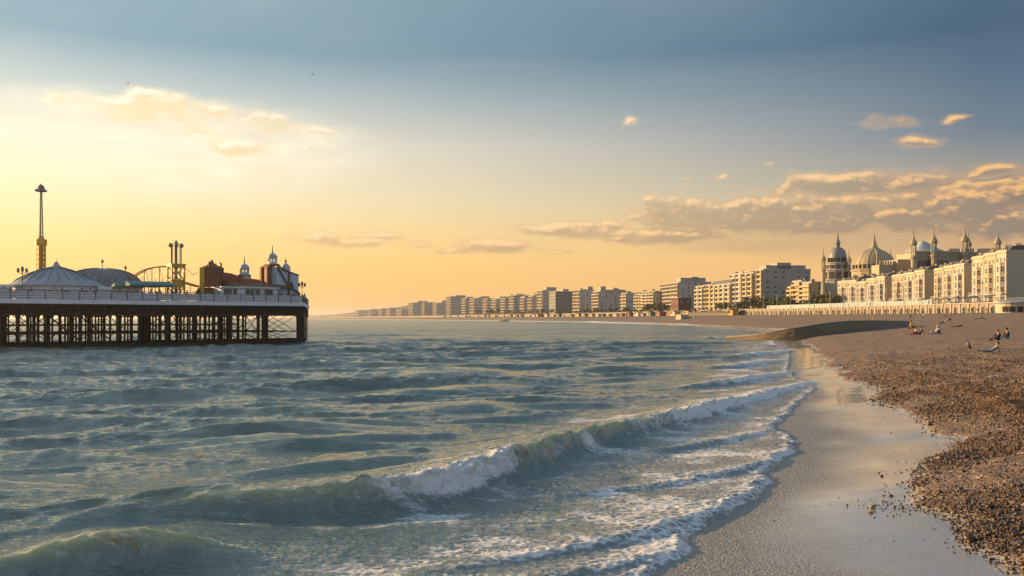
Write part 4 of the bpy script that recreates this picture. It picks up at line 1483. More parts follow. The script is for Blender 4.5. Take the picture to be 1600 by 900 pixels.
# dark domed tower at the left
def dark_dome():
    Y = 560
    k = Y / FP
    t = thing('domed_tower', 'dark tiered domed tower with a tall spike left of the large pale dome', 'tower', palace_loc(1309, Y))
    mb = MB()
    mb.lathe([(24 * k, -1), (24 * k, zpx(440, Y)), (25 * k, zpx(438, Y)), (22 * k, zpx(437, Y)), (22 * k, zpx(424, Y)), (23.5 * k, zpx(423, Y)), (19 * k, zpx(421, Y)), (17 * k, zpx(413, Y)), (18 * k, zpx(412, Y)), (14 * k, zpx(409.5, Y))], 12)
    mb.build('wall', M['grey'], t)
    w = MB()
    for i in range(12):
        a = (i + .5) * math.pi / 6
        for zz, rr, hh in ((zpx(436, Y), 21.4 * k, 4.0), (zpx(420.5, Y), 17.6 * k, 2.2)):
            w.box((rr * math.cos(a), rr * math.sin(a), zz + hh / 2), (.5, 2.6, hh), a)
    w.build('arched_window', M['glass'], t)
    dm = MB()
    dm.lathe([(13.5 * k, zpx(410, Y)), (13.7 * k, zpx(404, Y)), (13 * k, zpx(398, Y)), (11 * k, zpx(392, Y)), (8 * k, zpx(388.5, Y)), (4.5 * k, zpx(386.5, Y))], 20)
    d = dm.build('dome', M['domeb'], t, True)
    an = MB()
    for i in range(14):
        a = i * 2 * math.pi / 14
        an.box((13.9 * k * math.cos(a), 13.9 * k * math.sin(a), zpx(406.5, Y)), (.9, 1.2, 2.4), a)
    an.build('dome_window', M['black'], d)
    ln = MB()
    ln.lathe([(3.6 * k, zpx(387, Y)), (3.4 * k, zpx(381, Y)), (4.6 * k, zpx(380, Y)), (3.4 * k, zpx(377, Y)), (1.6 * k, zpx(374, Y)), (1.1 * k, zpx(369, Y)), (1.5 * k, zpx(368.3, Y)), (.5 * k, zpx(367, Y)), (.15 * k, zpx(358, Y))], 10)
    ln.build('lantern', M['domeb'], t, True)


dark_dome()


def big_dome():
    Y = 545
    k = Y / FP
    t = thing('palace_dome', 'large shallow pale dome with a tall flared spire behind the white terraces', 'domed building', palace_loc(1366, Y))
    mb = MB()
    mb.lathe([(34 * k, -1), (34 * k, zpx(425, Y)), (35.5 * k, zpx(424, Y)), (35.5 * k, zpx(422, Y)), (32 * k, zpx(421, Y))], 16, a0=math.pi / 16)
    mb.build('wall', M['stone'], t)
    dm = MB()
    dm.lathe([(31.5 * k, zpx(421.5, Y)), (31 * k, zpx(414, Y)), (28.5 * k, zpx(406, Y)), (23 * k, zpx(398.5, Y)), (16 * k, zpx(393.5, Y)), (10 * k, zpx(391, Y)), (7 * k, zpx(388.5, Y)), (4.3 * k, zpx(384, Y)), (3.2 * k, zpx(380, Y)), (2.2 * k, zpx(377, Y))], 28)
    d = dm.build('dome', M['pdome'], t, True)
    rb = MB()
    for i in range(14):
        a = i * 2 * math.pi / 14
        pr = [(31.5, 421.5), (31, 414), (28.5, 406), (23, 398.5), (16, 393.5), (10, 391), (7, 388.5)]
        rb.path([(r * k * math.cos(a), r * k * math.sin(a), zpx(p, Y)) for r, p in pr], .22, 4)
    rb.build('rib', M['stone'], d)
    w = MB()
    for i in range(26):
        a = i * 2 * math.pi / 26
        w.box((31.4 * k * math.cos(a), 31.4 * k * math.sin(a), zpx(417, Y)), (.6, 1.1, 2.2), a)
    w.build('dome_window', M['black'], d)
    f = MB(); finial(f, zpx(377, Y), 2.6 * k, zpx(359, Y) - zpx(377, Y))
    f.build('spire', M['pdome'], t, True)
    # two slender minarets at its shoulders, and the lit corner turret
    for px, py in ((-32, 386), (34.5, 384)):
        m_ = MB(); minaret_mb(m_, 3.0 * k, zpx(py, Y), (px * k, 8)); m_.build('minaret', PM, t)
    tu = MB(); tu.lathe([(2.6 * k, zpx(432, Y)), (2.6 * k, zpx(420, Y)), (3.6 * k, zpx(419, Y)), (1.6 * k, zpx(416, Y)), (1.4 * k, zpx(400, Y)), (.3 * k, zpx(393, Y))], 8, (-8 * k, -33 * k, 0))
    tu.build('turret', M['stone'], t)


big_dome()


def palace_hall():
    Y = 500
    k = Y / FP
    cx = 1462
    t = thing('palace_hall', 'long palace hall with curved blue grey roof, battlements and five minarets', 'palace', palace_loc(cx, Y))
    X = lambda px: (px - cx) * k
    w = MB()
    w.bx(X(1432), X(1482), 0, 26, -1, zpx(393, Y))
    w.bx(X(1482), X(1562), 2, 22, -1, zpx(394, Y))
    w.bx(X(1410), X(1432), 6, 26, -1, zpx(404, Y))
    w.build('wall', M['stone'], t)
    rf = MB()
    # swept tent roof
    n = 24
    prof = [(1.0, 392.5), (.84, 390.0), (.64, 386.5), (.44, 382), (.26, 377.5), (.12, 374.5), (.04, 373.5)]
    vs, fs = [], []
    for f, py in prof:
        for i in range(n):
            a = 2 * math.pi * i / n
            r = 1 / max(abs(math.cos(a)), abs(math.sin(a))) ** .5
            vs.append((X(1458) + 28 * k * f * r * math.cos(a), 13 + 13 * f * r * math.sin(a), zpx(py, Y)))
    for j in range(len(prof) - 1):
        for i in range(n):
            fs.append((j * n + i, j * n + (i + 1) % n, (j + 1) * n + (i + 1) % n, (j + 1) * n + i))
    fs.append(tuple(range((len(prof) - 1) * n, len(prof) * n)))
    rf.add(vs, fs)
    r = rf.build('roof', M['gdome'], t, True)
    f = MB(); finial(f, zpx(381, Y), 1.3 * k, 6, (X(1480), 13)); f.build('roof_spike', M['pdome'], r)
    tr = MB()
    tr.bx(X(1431.5), X(1483), -.5, 0, zpx(395, Y), zpx(393, Y) + .2); tr.bx(X(1483), X(1563), 1.5, 2, zpx(396, Y), zpx(394, Y) + .2)
    tr.bx(X(1431.5), X(1483), -.3, 0, zpx(401, Y), zpx(400, Y)); tr.bx(X(1483), X(1563), 1.7, 2, zpx(402, Y), zpx(401, Y))
    tr.build('cornice', M['pdome'], t)
    mer = MB(); mer.lathe([(.55, 0), (.5, 1.2), (.62, 1.3), (.1, 2.4)], 6)
    me = mer.mesh('battlement', M['stone'])
    for px in list(np.arange(1487, 1503, 3.6)) + list(np.arange(1513, 1524, 3.6)) + list(np.arange(1532, 1556, 3.6)):
        link('battlement', me, t, (X(px), 2.4, zpx(394, Y) + .2))
    for px in np.arange(1387, 1420, 4.2):
        link('battlement', me, t, (X(px), 10, zpx(412, Y)))
    lo = MB(); lo.bx(X(1384), X(1420), 9, 20, -1, zpx(412, Y)); lo.build('low_wing', M['stone'], t)
    aw = MB(); pts = [(-1.4, 0), (1.4, 0), (1.4, 3.0)] + [(1.4 * math.cos(a), 3 + 1.6 * math.sin(a)) for a in np.linspace(.25, math.pi - .25, 6)] + [(-1.4, 3)]
    aw.prism_y(pts, -.12, .05)
    am = aw.mesh('arched_window', M['glass'])
    for px in np.arange(1437, 1480, 7):
        link('arched_window', am, t, (X(px), 0, zpx(420, Y)))
    for px in np.arange(1489, 1560, 7.5):
        link('arched_window', am, t, (X(px), 2, zpx(422, Y)))
    for px, py, rr, yy in ((1425, 355, 4.0, -2), (1455, 351, 4.2, -3), (1507.5, 348, 4.3, 0), (1530.5, 357, 3.7, 12), (1559, 353, 3.9, 0)):
        m_ = MB(); minaret_mb(m_, rr * k, zpx(py, Y + yy)); o = m_.build('minaret', PM, t); o.location = (X(px), yy, 0)


palace_hall()
mt = thing('slender_minaret', 'slender stone minaret left of the dark dome', 'minaret', palace_loc(1286.5, 540))
mb = MB(); minaret_mb(mb, 3.2 * 540 / FP, zpx(386, 540)); mb.build('shaft', PM, mt)
# ------------------------------------------------------------------ the pier
PC = np.array([-31.8, 146.0])                      # near right corner of the pier head
PL = np.array([-74.6, 105.4])                      # front edge, off the left of the picture
pu = (PL - PC) / np.linalg.norm(PL - PC)
pv = np.array([-pu[1], pu[0]])
if pv[1] < 0:
    pv = -pv
PLEN = 62.0
PRZ = math.atan2(-pu[1], -pu[0])                   # local x runs to the right along the front
DECKZ = 6.2


def pier_px(px, back=0.0):
    """local coordinates (x along the front to the right, from the corner; y back) of a photo column"""
    t = (px - 800) / FP
    o = PC + pv * back
    # o.x + s*pu.x = t*(o.y + s*pu.y)
    s = (t * o[1] - o[0]) / (pu[0] - t * pu[1])
    p = o + pu * s
    return -s, p


def PX(px, back=0):
    return pier_px(px, back)[0]


def PZ(px, py, back=0):
    """height above the sea of a photo pixel at that distance back from the front edge"""
    return EYE + (HZ - py) / FP * pier_px(px, back)[1][1]


def pier_loc(px, back, z=DECKZ):
    p = pier_px(px, back)[1]
    return (float(p[0]), float(p[1]), z)


def pscale(px, back=0):
    return float(pier_px(px, back)[1][1]) / FP


def build_pier():
    t = thing('pier', 'long iron pier with white edged deck standing on dark piles in the sea', 'pier', (PC[0], PC[1], 0), PRZ)
    DEP = 46.0
    ang_end = -0.16
    endx = lambda y: y * -0.12 + (8.5 if False else 0)
    # deck outline: front edge, end running back with a slight outward turn
    e1 = PC + np.array([-8.0, 42.0])
    l1 = np.array([float(np.dot(e1 - PC, -pu)), float(np.dot(e1 - PC, pv))])
    poly = [(-PLEN, 0), (0, 0), (l1[0], l1[1]), (-PLEN, l1[1])]
    d = MB(); d.prism(poly, DECKZ - .28, DECKZ); d.build('deck', M['deck'], t)
    fa = MB(); fa.bx(-PLEN, .08, -.14, -.02, DECKZ - .38, DECKZ + .16)
    fa.beam((.06, -.08, DECKZ - .11), (l1[0] + .08, l1[1], DECKZ - .11), .12, .54)
    fa.build('deck_edge', M['white'], t)
    sf = MB()
    for y in np.arange(1.2, l1[1] - .5, 2.4):
        sf.bx(-PLEN, l1[0] * y / l1[1] - .3, y, y + .25, DECKZ - 1.0, DECKZ - .28)
    sf.build('joist', M['iron'], t)
    # lattice girders: front panels one by one, and the deeper lines of girder
    step = 3.3
    gp = MB()
    zt, zb = DECKZ - .45, DECKZ - 1.80
    gp.bx(0, step, -.02, .16, zt - .12, zt + .05); gp.bx(0, step, -.02, .16, zb - .08, zb + .12)
    gp.bx(0, .16, -.01, .15, zb, zt)
    for q in range(3):
        a, b = .1 + q * (step - .2) / 3, .1 + (q + 1) * (step - .2) / 3
        gp.beam((a, .07, zb + .1), (b, .07, zt - .1), .07, .09); gp.beam((a, .10, zt - .1), (b, .10, zb + .1), .07, .09)
    gm = gp.mesh('girder_panel', M['iron2'])
    for x in np.arange(-step, -PLEN, -step):
        link('girder_panel', gm, t, (x, .0, 0))
    bk = MB()
    for y in (2.2, 6.4, 11.5, 17, 23, 29, 35, 41):
        bk.bx(-PLEN, l1[0] * y / l1[1] - .3, y, y + .12, zb + .02, zt)
    bk.build('girder_plate', M['iron'], t)
    ex = MB()
    for q in range(7):
        y0, y1 = q * l1[1] / 7, (q + 1) * l1[1] / 7
        x0, x1 = l1[0] * q / 7, l1[0] * (q + 1) / 7
        ex.beam((x0 - .1, y0, zb), (x1 - .1, y1, zt), .1); ex.beam((x0 - .1, y0, zt), (x1 - .1, y1, zb), .1)
        ex.beam((x0 - .1, y0, zb), (x1 - .1, y1, zb), .14)
    ex.build('end_girder', M['iron2'], t)
    # piles
    pm = MB(); pm.tube((0, 0, -2.5), (0, 0, zb + .1), .125, n=7); pm.tube((0, 0, zb - .3), (0, 0, zb), .22, n=7); pm.tube((0, 0, 1.9), (0, 0, 2.1), .19, n=7)
    thin = pm.mesh('pile', M['iron'], False)
    pm = MB(); pm.tube((0, 0, -2.5), (0, 0, zb + .1), .23, n=9); pm.tube((0, 0, zb - .5), (0, 0, zb), .33, n=9); pm.tube((0, 0, .4), (0, 0, .9), .30, n=9)
    thick = pm.mesh('pile', M['iron'], False)
    pr = random.Random(3)
    lines = []
    gaps = [(384, 403), (422, 463)]                # clear bays with cross bracing near the head
    n = 0
    for bi, back in enumerate((0.35, 4.2, 8.5, 13.5, 20, 29, 39)):
        xs = []
        x = -.5 + l1[0] * back / l1[1]
        while x > -PLEN + 1:
            xs.append(x)
            px = 800 + FP * ((PC - pu * 0)[0] + (-pu * x)[0] * 1 + pv[0] * back) / ((PC)[1] + (-pu * x)[1] + pv[1] * back)
            x -= (1.9 if bi == 0 else .95 + pr.random() * 1.3 if bi < 5 else 3.5 + pr.random() * 3)
        for x in xs:
            wpt = PC - pu * x + pv * back if False else PC + (-pu) * x + pv * back
            px = 800 + FP * wpt[0] / wpt[1]
            if any(a < px < b for a, b in gaps):
                continue
            if px < -90 or n > 296:
                continue
            big = (bi == 0 and (abs(x) % 10.5 < 2.0))
            link('pile', thick if big else thin, t, (x, back, 0)); n += 1
    for px, back in ((403.5, .3), (414, 2.0), (465.5, .3), (474, 9), (411, .4), (418, 3.5)):
        link('pile', thick if px in (414, 411, 465.5, 403.5) else thin, t, (PX(px, back), back, 0))
    # cross bracing in each bay of the front row, and walings
    br = MB()
    def X_(x0, x1, y, z0, z1, w=.07):
        br.beam((x0, y, z0), (x1, y, z1), w); br.beam((x0, y + .1, z1), (x1, y + .1, z0), w)
    for a, b in gaps + [(330, 345), (352, 368)]:
        x0, x1 = PX(a, .4), PX(b, .4)
        for y in (.4, 3.2, 6.2, 11.5, 18):
            X_(x0, x1, y, 2.0, zb); X_(x0, x1, y + .3, .7, 2.0)
            br.bx(x0, x1, y - .05, y + .1, 1.95, 2.1)
    k = 0
    for y in (.4, 5.6, 11.6, 18.1, 25.1):
        for x in np.arange(-14, -PLEN + 4, -4.2):
            if pr.random() < (.5 if y < 1 else .75):
                X_(x, x - 4.2, y, .9, zb, .09)
    br.build('cross_brace', M['iron'], t)['kind'] = 'stuff'
    wl = MB()
    for y in (.1, 4.2, 8.5, 13.5, 20):
        wl.bx(-PLEN, l1[0] * y / l1[1], y - .1, y + .12, .15, .55)
        wl.bx(-PLEN, PX(330, y) if y < 1 else PX(372, y), y - .05, y + .06, 1.92, 2.08)
        wl.bx(-PLEN, PX(372, y), y - .04, y + .05, 3.0, 3.1)
    for x in np.arange(-1, -PLEN, -4.2):
        wl.bx(x - .1, x + .1, .1, 20, .2, .5)
    wl.build('waling', M['iron'], t)
    bulk = MB()
    for px0, px1, back in ((222, 236, 15), (355, 361, 13)):
        bulk.bx(PX(px0, back), PX(px1, back), back, back + .3, -1, zb)
    bulk.build('timber_bulkhead', M['iron'], t)
    # railing, panel by panel
    st = 2.05
    rp = MB()
    h = 1.18
    rp.tube((0, 0, 0), (0, 0, h + .05), .055, n=5)
    for zz in (.2, .45, .7, .93, h):
        rp.tube((0, 0, zz), (st, 0, zz), .028 if zz < h else .045, n=4)
    dk = rp.mesh('railing_panel', M['darkc'])
    bp = MB(); bp.bx(.06, st - .06, -.015, .015, .06, h - .16)
    for q in range(6):
        bp.bx(.16 + q * .32, .2 + q * .32, -.03, .03, .06, h - .12)
    bm_ = bp.mesh('railing_infill', M['white'])
    i = 0
    for x in np.arange(-st, -PLEN, -st):
        o = link('railing_panel', dk, t, (x, .05, DECKZ + .16))
        link('railing_infill', bm_, o, (0, .08, 0))
    n_e = int(np.hypot(*l1) / st)
    ea = math.atan2(l1[1], l1[0])
    for q in range(n_e):
        o = link('railing_panel', dk, t, (l1[0] * q / n_e, .1 + l1[1] * q / n_e, DECKZ + .16), ea)
        link('railing_infill', bm_, o, (0, .08, 0))
    return t


build_pier()


def pthing(name, label, cat, px, back, z=DECKZ, group=None):
    return thing(name, label, cat, pier_loc(px, back, z), PRZ, group)


def pz(px, py, back):
    return PZ(px, py, back) - DECKZ


# round pavilion with white walls and lead roof
def pavilion():
    B = 8.5
    t = pthing('pavilion', 'white round pavilion with a low blue grey lead roof on the pier', 'pavilion', 88, B)
    k = pscale(88, B)
    R = 66 * k
    eave = pz(88, 446.5, B - R * .9); top = pz(88, 415, B)
    r = MB(); r.lathe([(R + .35, eave), (R + .35, eave + .12), (R * .82, eave + (top - eave) * .33), (R * .58, eave + (top - eave) * .60), (R * .35, eave + (top - eave) * .78), (R * .14, eave + (top - eave) * .90), (R * .06, top)], 24)
    ro = r.build('roof', M['slate'], t, False)
    rb = MB()
    for i in range(24):
        a = 2 * math.pi * i / 24
        rb.path([(f * R * math.cos(a), f * R * math.sin(a), eave + .03 + (top - eave) * z) for f, z in ((1.02, .03), (.82, .34), (.58, .61), (.35, .79), (.14, .91))], .06, 4)
    rb.build('roof_seam', M['domeb'], ro)
    f = MB(); f.lathe([(R * .13, top - .55), (R * .15, top - .35), (R * .05, top + .25), (R * .06, top + .35), (.05, top + .55), (.02, top + 1.0)], 10); f.build('finial', M['slate'], t)
    w = MB(); pn = MB()
    n = 24
    for i in range(n):
        a0, a1 = 2 * math.pi * i / n, 2 * math.pi * (i + 1) / n
        p0, p1 = (R * .97 * math.cos(a0), R * .97 * math.sin(a0)), (R * .97 * math.cos(a1), R * .97 * math.sin(a1))
        w.beam((*p0, eave - .3), (*p1, eave - .3), .2, .6)
        w.tube((*p0, 0), (*p0, eave), .16, n=6)
        if i not in (16, 17, 19, 20, 21, 8, 9, 7):
            w.beam((*p0, eave * .5 - .2), (*p1, eave * .5 - .2), .12, eave - .9)
        else:
            w.beam((*p0, .45), (*p1, .45), .1, .9)
    w.build('wall', M['white'], t)
    c = MB(); c.lathe([(R * .3, 0), (R * .3, eave)], 10); c.build('inner_bar', M['brown'], t)
    fl = MB(); fl.lathe([(R + .5, 0), (R + .5, .12)], 24); fl.build('floor', M['deck'], t)
    # flat roofed wings
    for lab, a, b in (('wing', -60, 22), ('wing', 152, 174)):
        m_ = MB()
        x0, x1 = PX(a, 4) - PX(88, B), PX(b, 4) - PX(88, B)
        m_.bx(x0, x1, -4.6, 2, eave - .35, eave + .05)
        m_.bx(x0 + .2, x1 - .2, -4.3, 1.8, 0, eave - .35)
        m_.build('wing', M['white'], t)
        g = MB()
        nn = max(1, int((x1 - x0) / 3))
        for q in range(nn):
            xa = x0 + (x1 - x0) * (q + .25) / nn
            g.bx(xa, xa + (x1 - x0) / nn * .45, -4.34, -4.2, .9, eave - .75)
        g.build('wing_window', M['glass'], t)
    gm = MB(); gm.bx(-.35, .35, -.2, .2, 0, 1.2)
    return t


pavilion()


def dome_hall():
    B = 24
    t = pthing('domed_hall', 'large ribbed grey dome behind the white pavilion on the pier', 'domed building', 160, B)
    k = pscale(160, B)
    R = 58 * k
    e = pz(160, 450, B); top = pz(160, 419.5, B)
    w = MB(); w.lathe([(R * .98, 0), (R * .98, e)], 28); w.build('wall', M['pale'], t)
    d = MB(); d.lathe([(R * math.cos(a) ** .85 * 1.02 if a < 1.5 else .2, e + (top - e) * math.sin(a) ** 1.0) for a in np.linspace(0, 1.53, 9)], 28)
    do = d.build('dome', M['domeb'], t, True)
    rb = MB()
    for i in range(28):
        a = 2 * math.pi * i / 28
        rb.path([(R * math.cos(q) ** .85 * 1.03 * math.cos(a), R * math.cos(q) ** .85 * 1.03 * math.sin(a), e + (top - e) * math.sin(q) + .03) for q in np.linspace(0, 1.4, 7)], .07, 4)
    rb.build('rib', M['steel'], do)
    for dx in (0, 36):
        p = MB(); x = dx * k; zz = top if dx == 0 else e + (top - e) * .72
        p.tube((x, 0, zz - .2), (x, 0, zz + 1.4), .06); p.tube((x, 0, zz + .9), (x, 0, zz + 1.3), .2); p.build('roof_vent', M['steel'], do)
    lt = MB()
    for q in range(5):
        lt.bx(-6.2 + q * .9, -5.5 + q * .9, -R * .72 - .2, -R * .72 + .2, e + 1.2 - q * .28, e + 1.9 - q * .28)
    return t


dome_hall()


def booster():
    B = 22
    px = 64
    t = pthing('tower_ride', 'very tall slender yellow tower ride with a lattice mast behind the pavilion', 'fairground ride', px, B)
    z = lambda py: pz(px, py, B)
    k = pscale(px, B)
    b = MB()
    hw = 4.6 * k
    for sx in (-1, 1):
        for sy in (-1, 1):
            b.beam((sx * hw, sy * hw, 0), (sx * hw, sy * hw, z(383)), .22)
    n = 12
    for i in range(n):
        z0, z1 = z(383) * i / n, z(383) * (i + 1) / n
        for sy in (-1, 1):
            b.beam((-hw, sy * hw, z0), (hw, sy * hw, z1), .1); b.beam((hw, sy * hw, z0), (-hw, sy * hw, z1), .1)
            b.beam((-hw, sy * hw, z1), (hw, sy * hw, z1), .1)
        for sx in (-1, 1):
            b.beam((sx * hw, -hw, z0), (sx * hw, hw, z1), .1); b.beam((sx * hw, hw, z0), (sx * hw, -hw, z1), .1)
    b.bx(-hw * .55, hw * .55, -hw * .5, hw * .5, 0, z(383))
    b.build('tower_base', M['yellow'], t)
    c = MB(); c.lathe([(hw * 1.25, z(384)), (hw * 1.5, z(381)), (hw * 1.5, z(376)), (hw * 1.1, z(373)), (hw * .9, z(369.5)), (hw * .4, z(369))], 10); c.bx(-hw * 1.75, -hw * 1.2, -.3, .3, z(383), z(374)); c.bx(hw * 1.2, hw * 1.75, -.3, .3, z(383), z(374))
    c.build('carriage', M['yellow'], t)
    mst = MB()
    a0, a1 = 2.6 * k, 1.0 * k
    zb_, zt_ = z(370), z(298)
    m = 26
    for i in range(m):
        f0, f1 = i / m, (i + 1) / m
        r0, r1 = a0 + (a1 - a0) * f0, a0 + (a1 - a0) * f1
        z0, z1 = zb_ + (zt_ - zb_) * f0, zb_ + (zt_ - zb_) * f1
        c0 = [(-r0 * .9, -r0), (r0 * .9, -r0), (0, r0)]; c1 = [(-r1 * .9, -r1), (r1 * .9, -r1), (0, r1)]
        for q in range(3):
            mst.beam((*c0[q], z0), (*c1[q], z1), .10)
            mst.beam((*c0[q], z0), (*c1[(q + 1) % 3], z1), .055)
    mst.beam((-2.5 * k, 0, 0), (-2.5 * k - .1, 0, zt_), .07)
    mst.build('mast', M['steel'], t)
    h = MB(); h.lathe([(.5 * k, z(299)), (3 * k, z(298)), (5.2 * k, z(296)), (5.4 * k, z(293.5)), (4.2 * k, z(290.5)), (2 * k, z(289)), (.6 * k, z(288)), (.1, z(287))], 12)
    hd = h.build('top_pod', M['steel'], t)
    s = MB()
    for i in range(6):
        a = i * math.pi / 3
        s.lathe([(.35, z(299.5)), (.5, z(297.5)), (.2, z(295.5))], 6, (4.6 * k * math.cos(a), 4.6 * k * math.sin(a), 0))
    s.build('seat', M['domeb'], hd)


booster()


def drop_tower():
    B = 9
    px = 275
    t = pthing('drop_tower', 'square lattice drop tower with three bulb tops above the pier deck', 'fairground ride', px, B)
    z = lambda py: pz(px, py, B)
    k = pscale(px, B)
    hw = 10 * k
    b = MB()
    top = z(415)
    for sx in (-1, 1):
        for sy in (-1, 1):
            b.beam((sx * hw, sy * hw * .8, 0), (sx * hw, sy * hw * .8, top), .22)
    for zz in (z(438), z(448), top - .1):
        for sy in (-1, 1):
            b.beam((-hw, sy * hw * .8, zz), (hw, sy * hw * .8, zz), .2)
        for sx in (-1, 1):
            b.beam((sx * hw, -hw * .8, zz), (sx * hw, hw * .8, zz), .2)
    for sy in (-1, 1):
        for z0, z1 in ((z(438), top), (0, z(448))):
            b.beam((-hw, sy * hw * .8, z0), (hw, sy * hw * .8, z1), .12); b.beam((hw, sy * hw * .8, z0), (-hw, sy * hw * .8, z1), .12)
    b.bx(-hw, hw, -hw * .8, hw * .8, z(448), z(438))
    b.bx(-hw * 1.2, hw * 1.2, -hw, hw, top, top + .25)
    b.build('frame', M['yellow'], t)
    p = MB()
    p.tube((0, 0, 0), (0, 0, z(379)), .22, n=8)
    for x in (-7.5, -6, 6.5, 8.5):
        p.tube((x * k, 0, top), (x * k, 0, z(384)), .07, n=5)
    p.beam((-9 * k, 0, z(384)), (9 * k, 0, z(384)), .14)
    p.beam((-9 * k, 0, z(384)), (0, 0, z(378)), .1); p.beam((9 * k, 0, z(384)), (0, 0, z(378)), .1)
    p.build('mast', M['steel'], t)
    lm = MB(); r = 3.6 * k
    lm.lathe([(.05, -r), (r * .7, -r * .7), (r, 0), (r * .75, r * .65), (.05, r)], 10)
    me = lm.mesh('bulb', M['steel'], True)
    for x, py in ((-9, 383.5), (9, 383.5)):
        link('bulb', me, t, (x * k, 0, z(py)))
    lm = MB(); lm.lathe([(r * .9, z(386)), (r * .8, z(381)), (r * .45, z(378.5)), (r * .6, z(377.5)), (.05, z(375))], 10); lm.build('crown', M['steel'], t, True)


drop_tower()


def coaster():
    B = 14
    t = pthing('roller_coaster', 'thin curved roller coaster track arching over the teal canopy', 'roller coaster', 240, B)
    z = lambda px, py: pz(px, py, B)
    x = lambda px: PX(px, B) - PX(240, B)
    main = [(196, 449), (206, 437), (216, 429), (228, 422), (240, 418.5), (252, 416.5), (264, 416.3)]
    r = MB()
    P = [(x(a), 0, z(a, b)) for a, b in main]
    Q = [(p[0], 1.3, p[2]) for p in P]
    r.path(P, .09); r.path(Q, .09)
    for a, b in zip(P, Q):
        r.tube(a, b, .05)
    P2 = [(x(a), 0, z(a, b)) for a, b in [(286, 440), (298, 443.5), (310, 447), (322, 448), (345, 449)]]
    r.path(P2, .10); r.path([(p[0], 1.3, p[2]) for p in P2], .10)
    r.path([(x(a), 0, z(a, b)) for a, b in [(288, 418), (296, 424), (303, 430), (309, 425)]], .04)
    r.build('track', M['brown'], t)
    s = MB()
    for a, b in main[1:]:
        s.tube((x(a), .6, 0), (x(a), .6, z(a, b)), .06)
    for a, b in ((230, 421), (262, 416.5), (252, 416.5)):
        s.beam((x(a), .6, z(a, b) - .1), (x(a - 18), .6, 0), .05); s.beam((x(a), .6, z(a, b)), (x(a + 14), .6, 0), .05)
    for a in (290, 300, 312, 325, 340):
        s.tube((x(a), .6, 0), (x(a), .6, z(a, 446)), .06)
    s.build('support', M['steel'], t)


coaster()


def canopy():
    B = 5
    t = pthing('canopy', 'teal canvas canopy stall beside the drop tower', 'canopy', 232, B)
    x = lambda px: PX(px, B) - PX(232, B)
    zt, zb_ = pz(232, 439.5, B), pz(232, 447.5, B)
    c = MB(); c.prism_x([(-1.4, zb_), (-1.5, zb_ + .25), (0, zt), (3.4, zt), (5, zb_ + .2), (5, zb_)], x(196), x(266)); c.build('roof', M['teal'], t)
    p = MB()
    for q in np.linspace(x(198), x(264), 7):
        p.tube((q, -1.2, 0), (q, -1.2, zb_), .06); p.tube((q, 4.6, 0), (q, 4.6, zb_), .06)
    p.build('post', M['steel'], t)
    s = MB()
    for q in np.linspace(x(202), x(244), 6):
        s.bx(q - .5, q + .5, .5, 1.6, 0, random.uniform(.9, 1.6))
    s.build('counter', M['brown'], t)
    f = MB(); f.lathe([(.5, 0), (.7, .6), (.5, 1.1), (.2, 1.5)], 8, (x(200), 0, 0)); f.build('ticket_drum', M['teal'], t)


canopy()


def cupola_parts(t, x, y, z0, r, body, domeh, mat_body='white', arches=8):
    """round lantern with arched openings, onion dome and finial"""
    m_ = MB()
    m_.lathe([(r * 1.12, z0 - .15), (r * 1.12, z0 + .1), (r, z0 + .1), (r, z0 + body * .38)], 16, (x, y, 0))
    for k in range(arches):
        a = 2 * math.pi * (k + .5) / arches
        m_.tube((x + r * .92 * math.cos(a), y + r * .92 * math.sin(a), z0 + body * .3), (x + r * .92 * math.cos(a), y + r * .92 * math.sin(a), z0 + body), r * .13, n=5)
    m_.lathe([(r * .95, z0 + body * .9), (r * 1.1, z0 + body * .93), (r * 1.1, z0 + body), (r * .9, z0 + body)], 16, (x, y, 0))
    o = m_.build('cupola', M[mat_body], t)
    d = MB(); zb_ = z0 + body
    d.lathe([(r * 1.0, zb_), (r * 1.1, zb_ + domeh * .18), (r * 1.05, zb_ + domeh * .36), (r * .82, zb_ + domeh * .58), (r * .48, zb_ + domeh * .78), (r * .18, zb_ + domeh * .93), (r * .08, zb_ + domeh)], 20, (x, y, 0))
    d.build('cupola_dome', M['cupola'], o, True)
    f = MB(); f.lathe([(r * .1, zb_ + domeh), (r * .2, zb_ + domeh + .18), (r * .06, zb_ + domeh + .35), (r * .14, zb_ + domeh + .5), (.02, zb_ + domeh + 1.1)], 6, (x, y, 0)); f.build('finial', M['steel'], o)


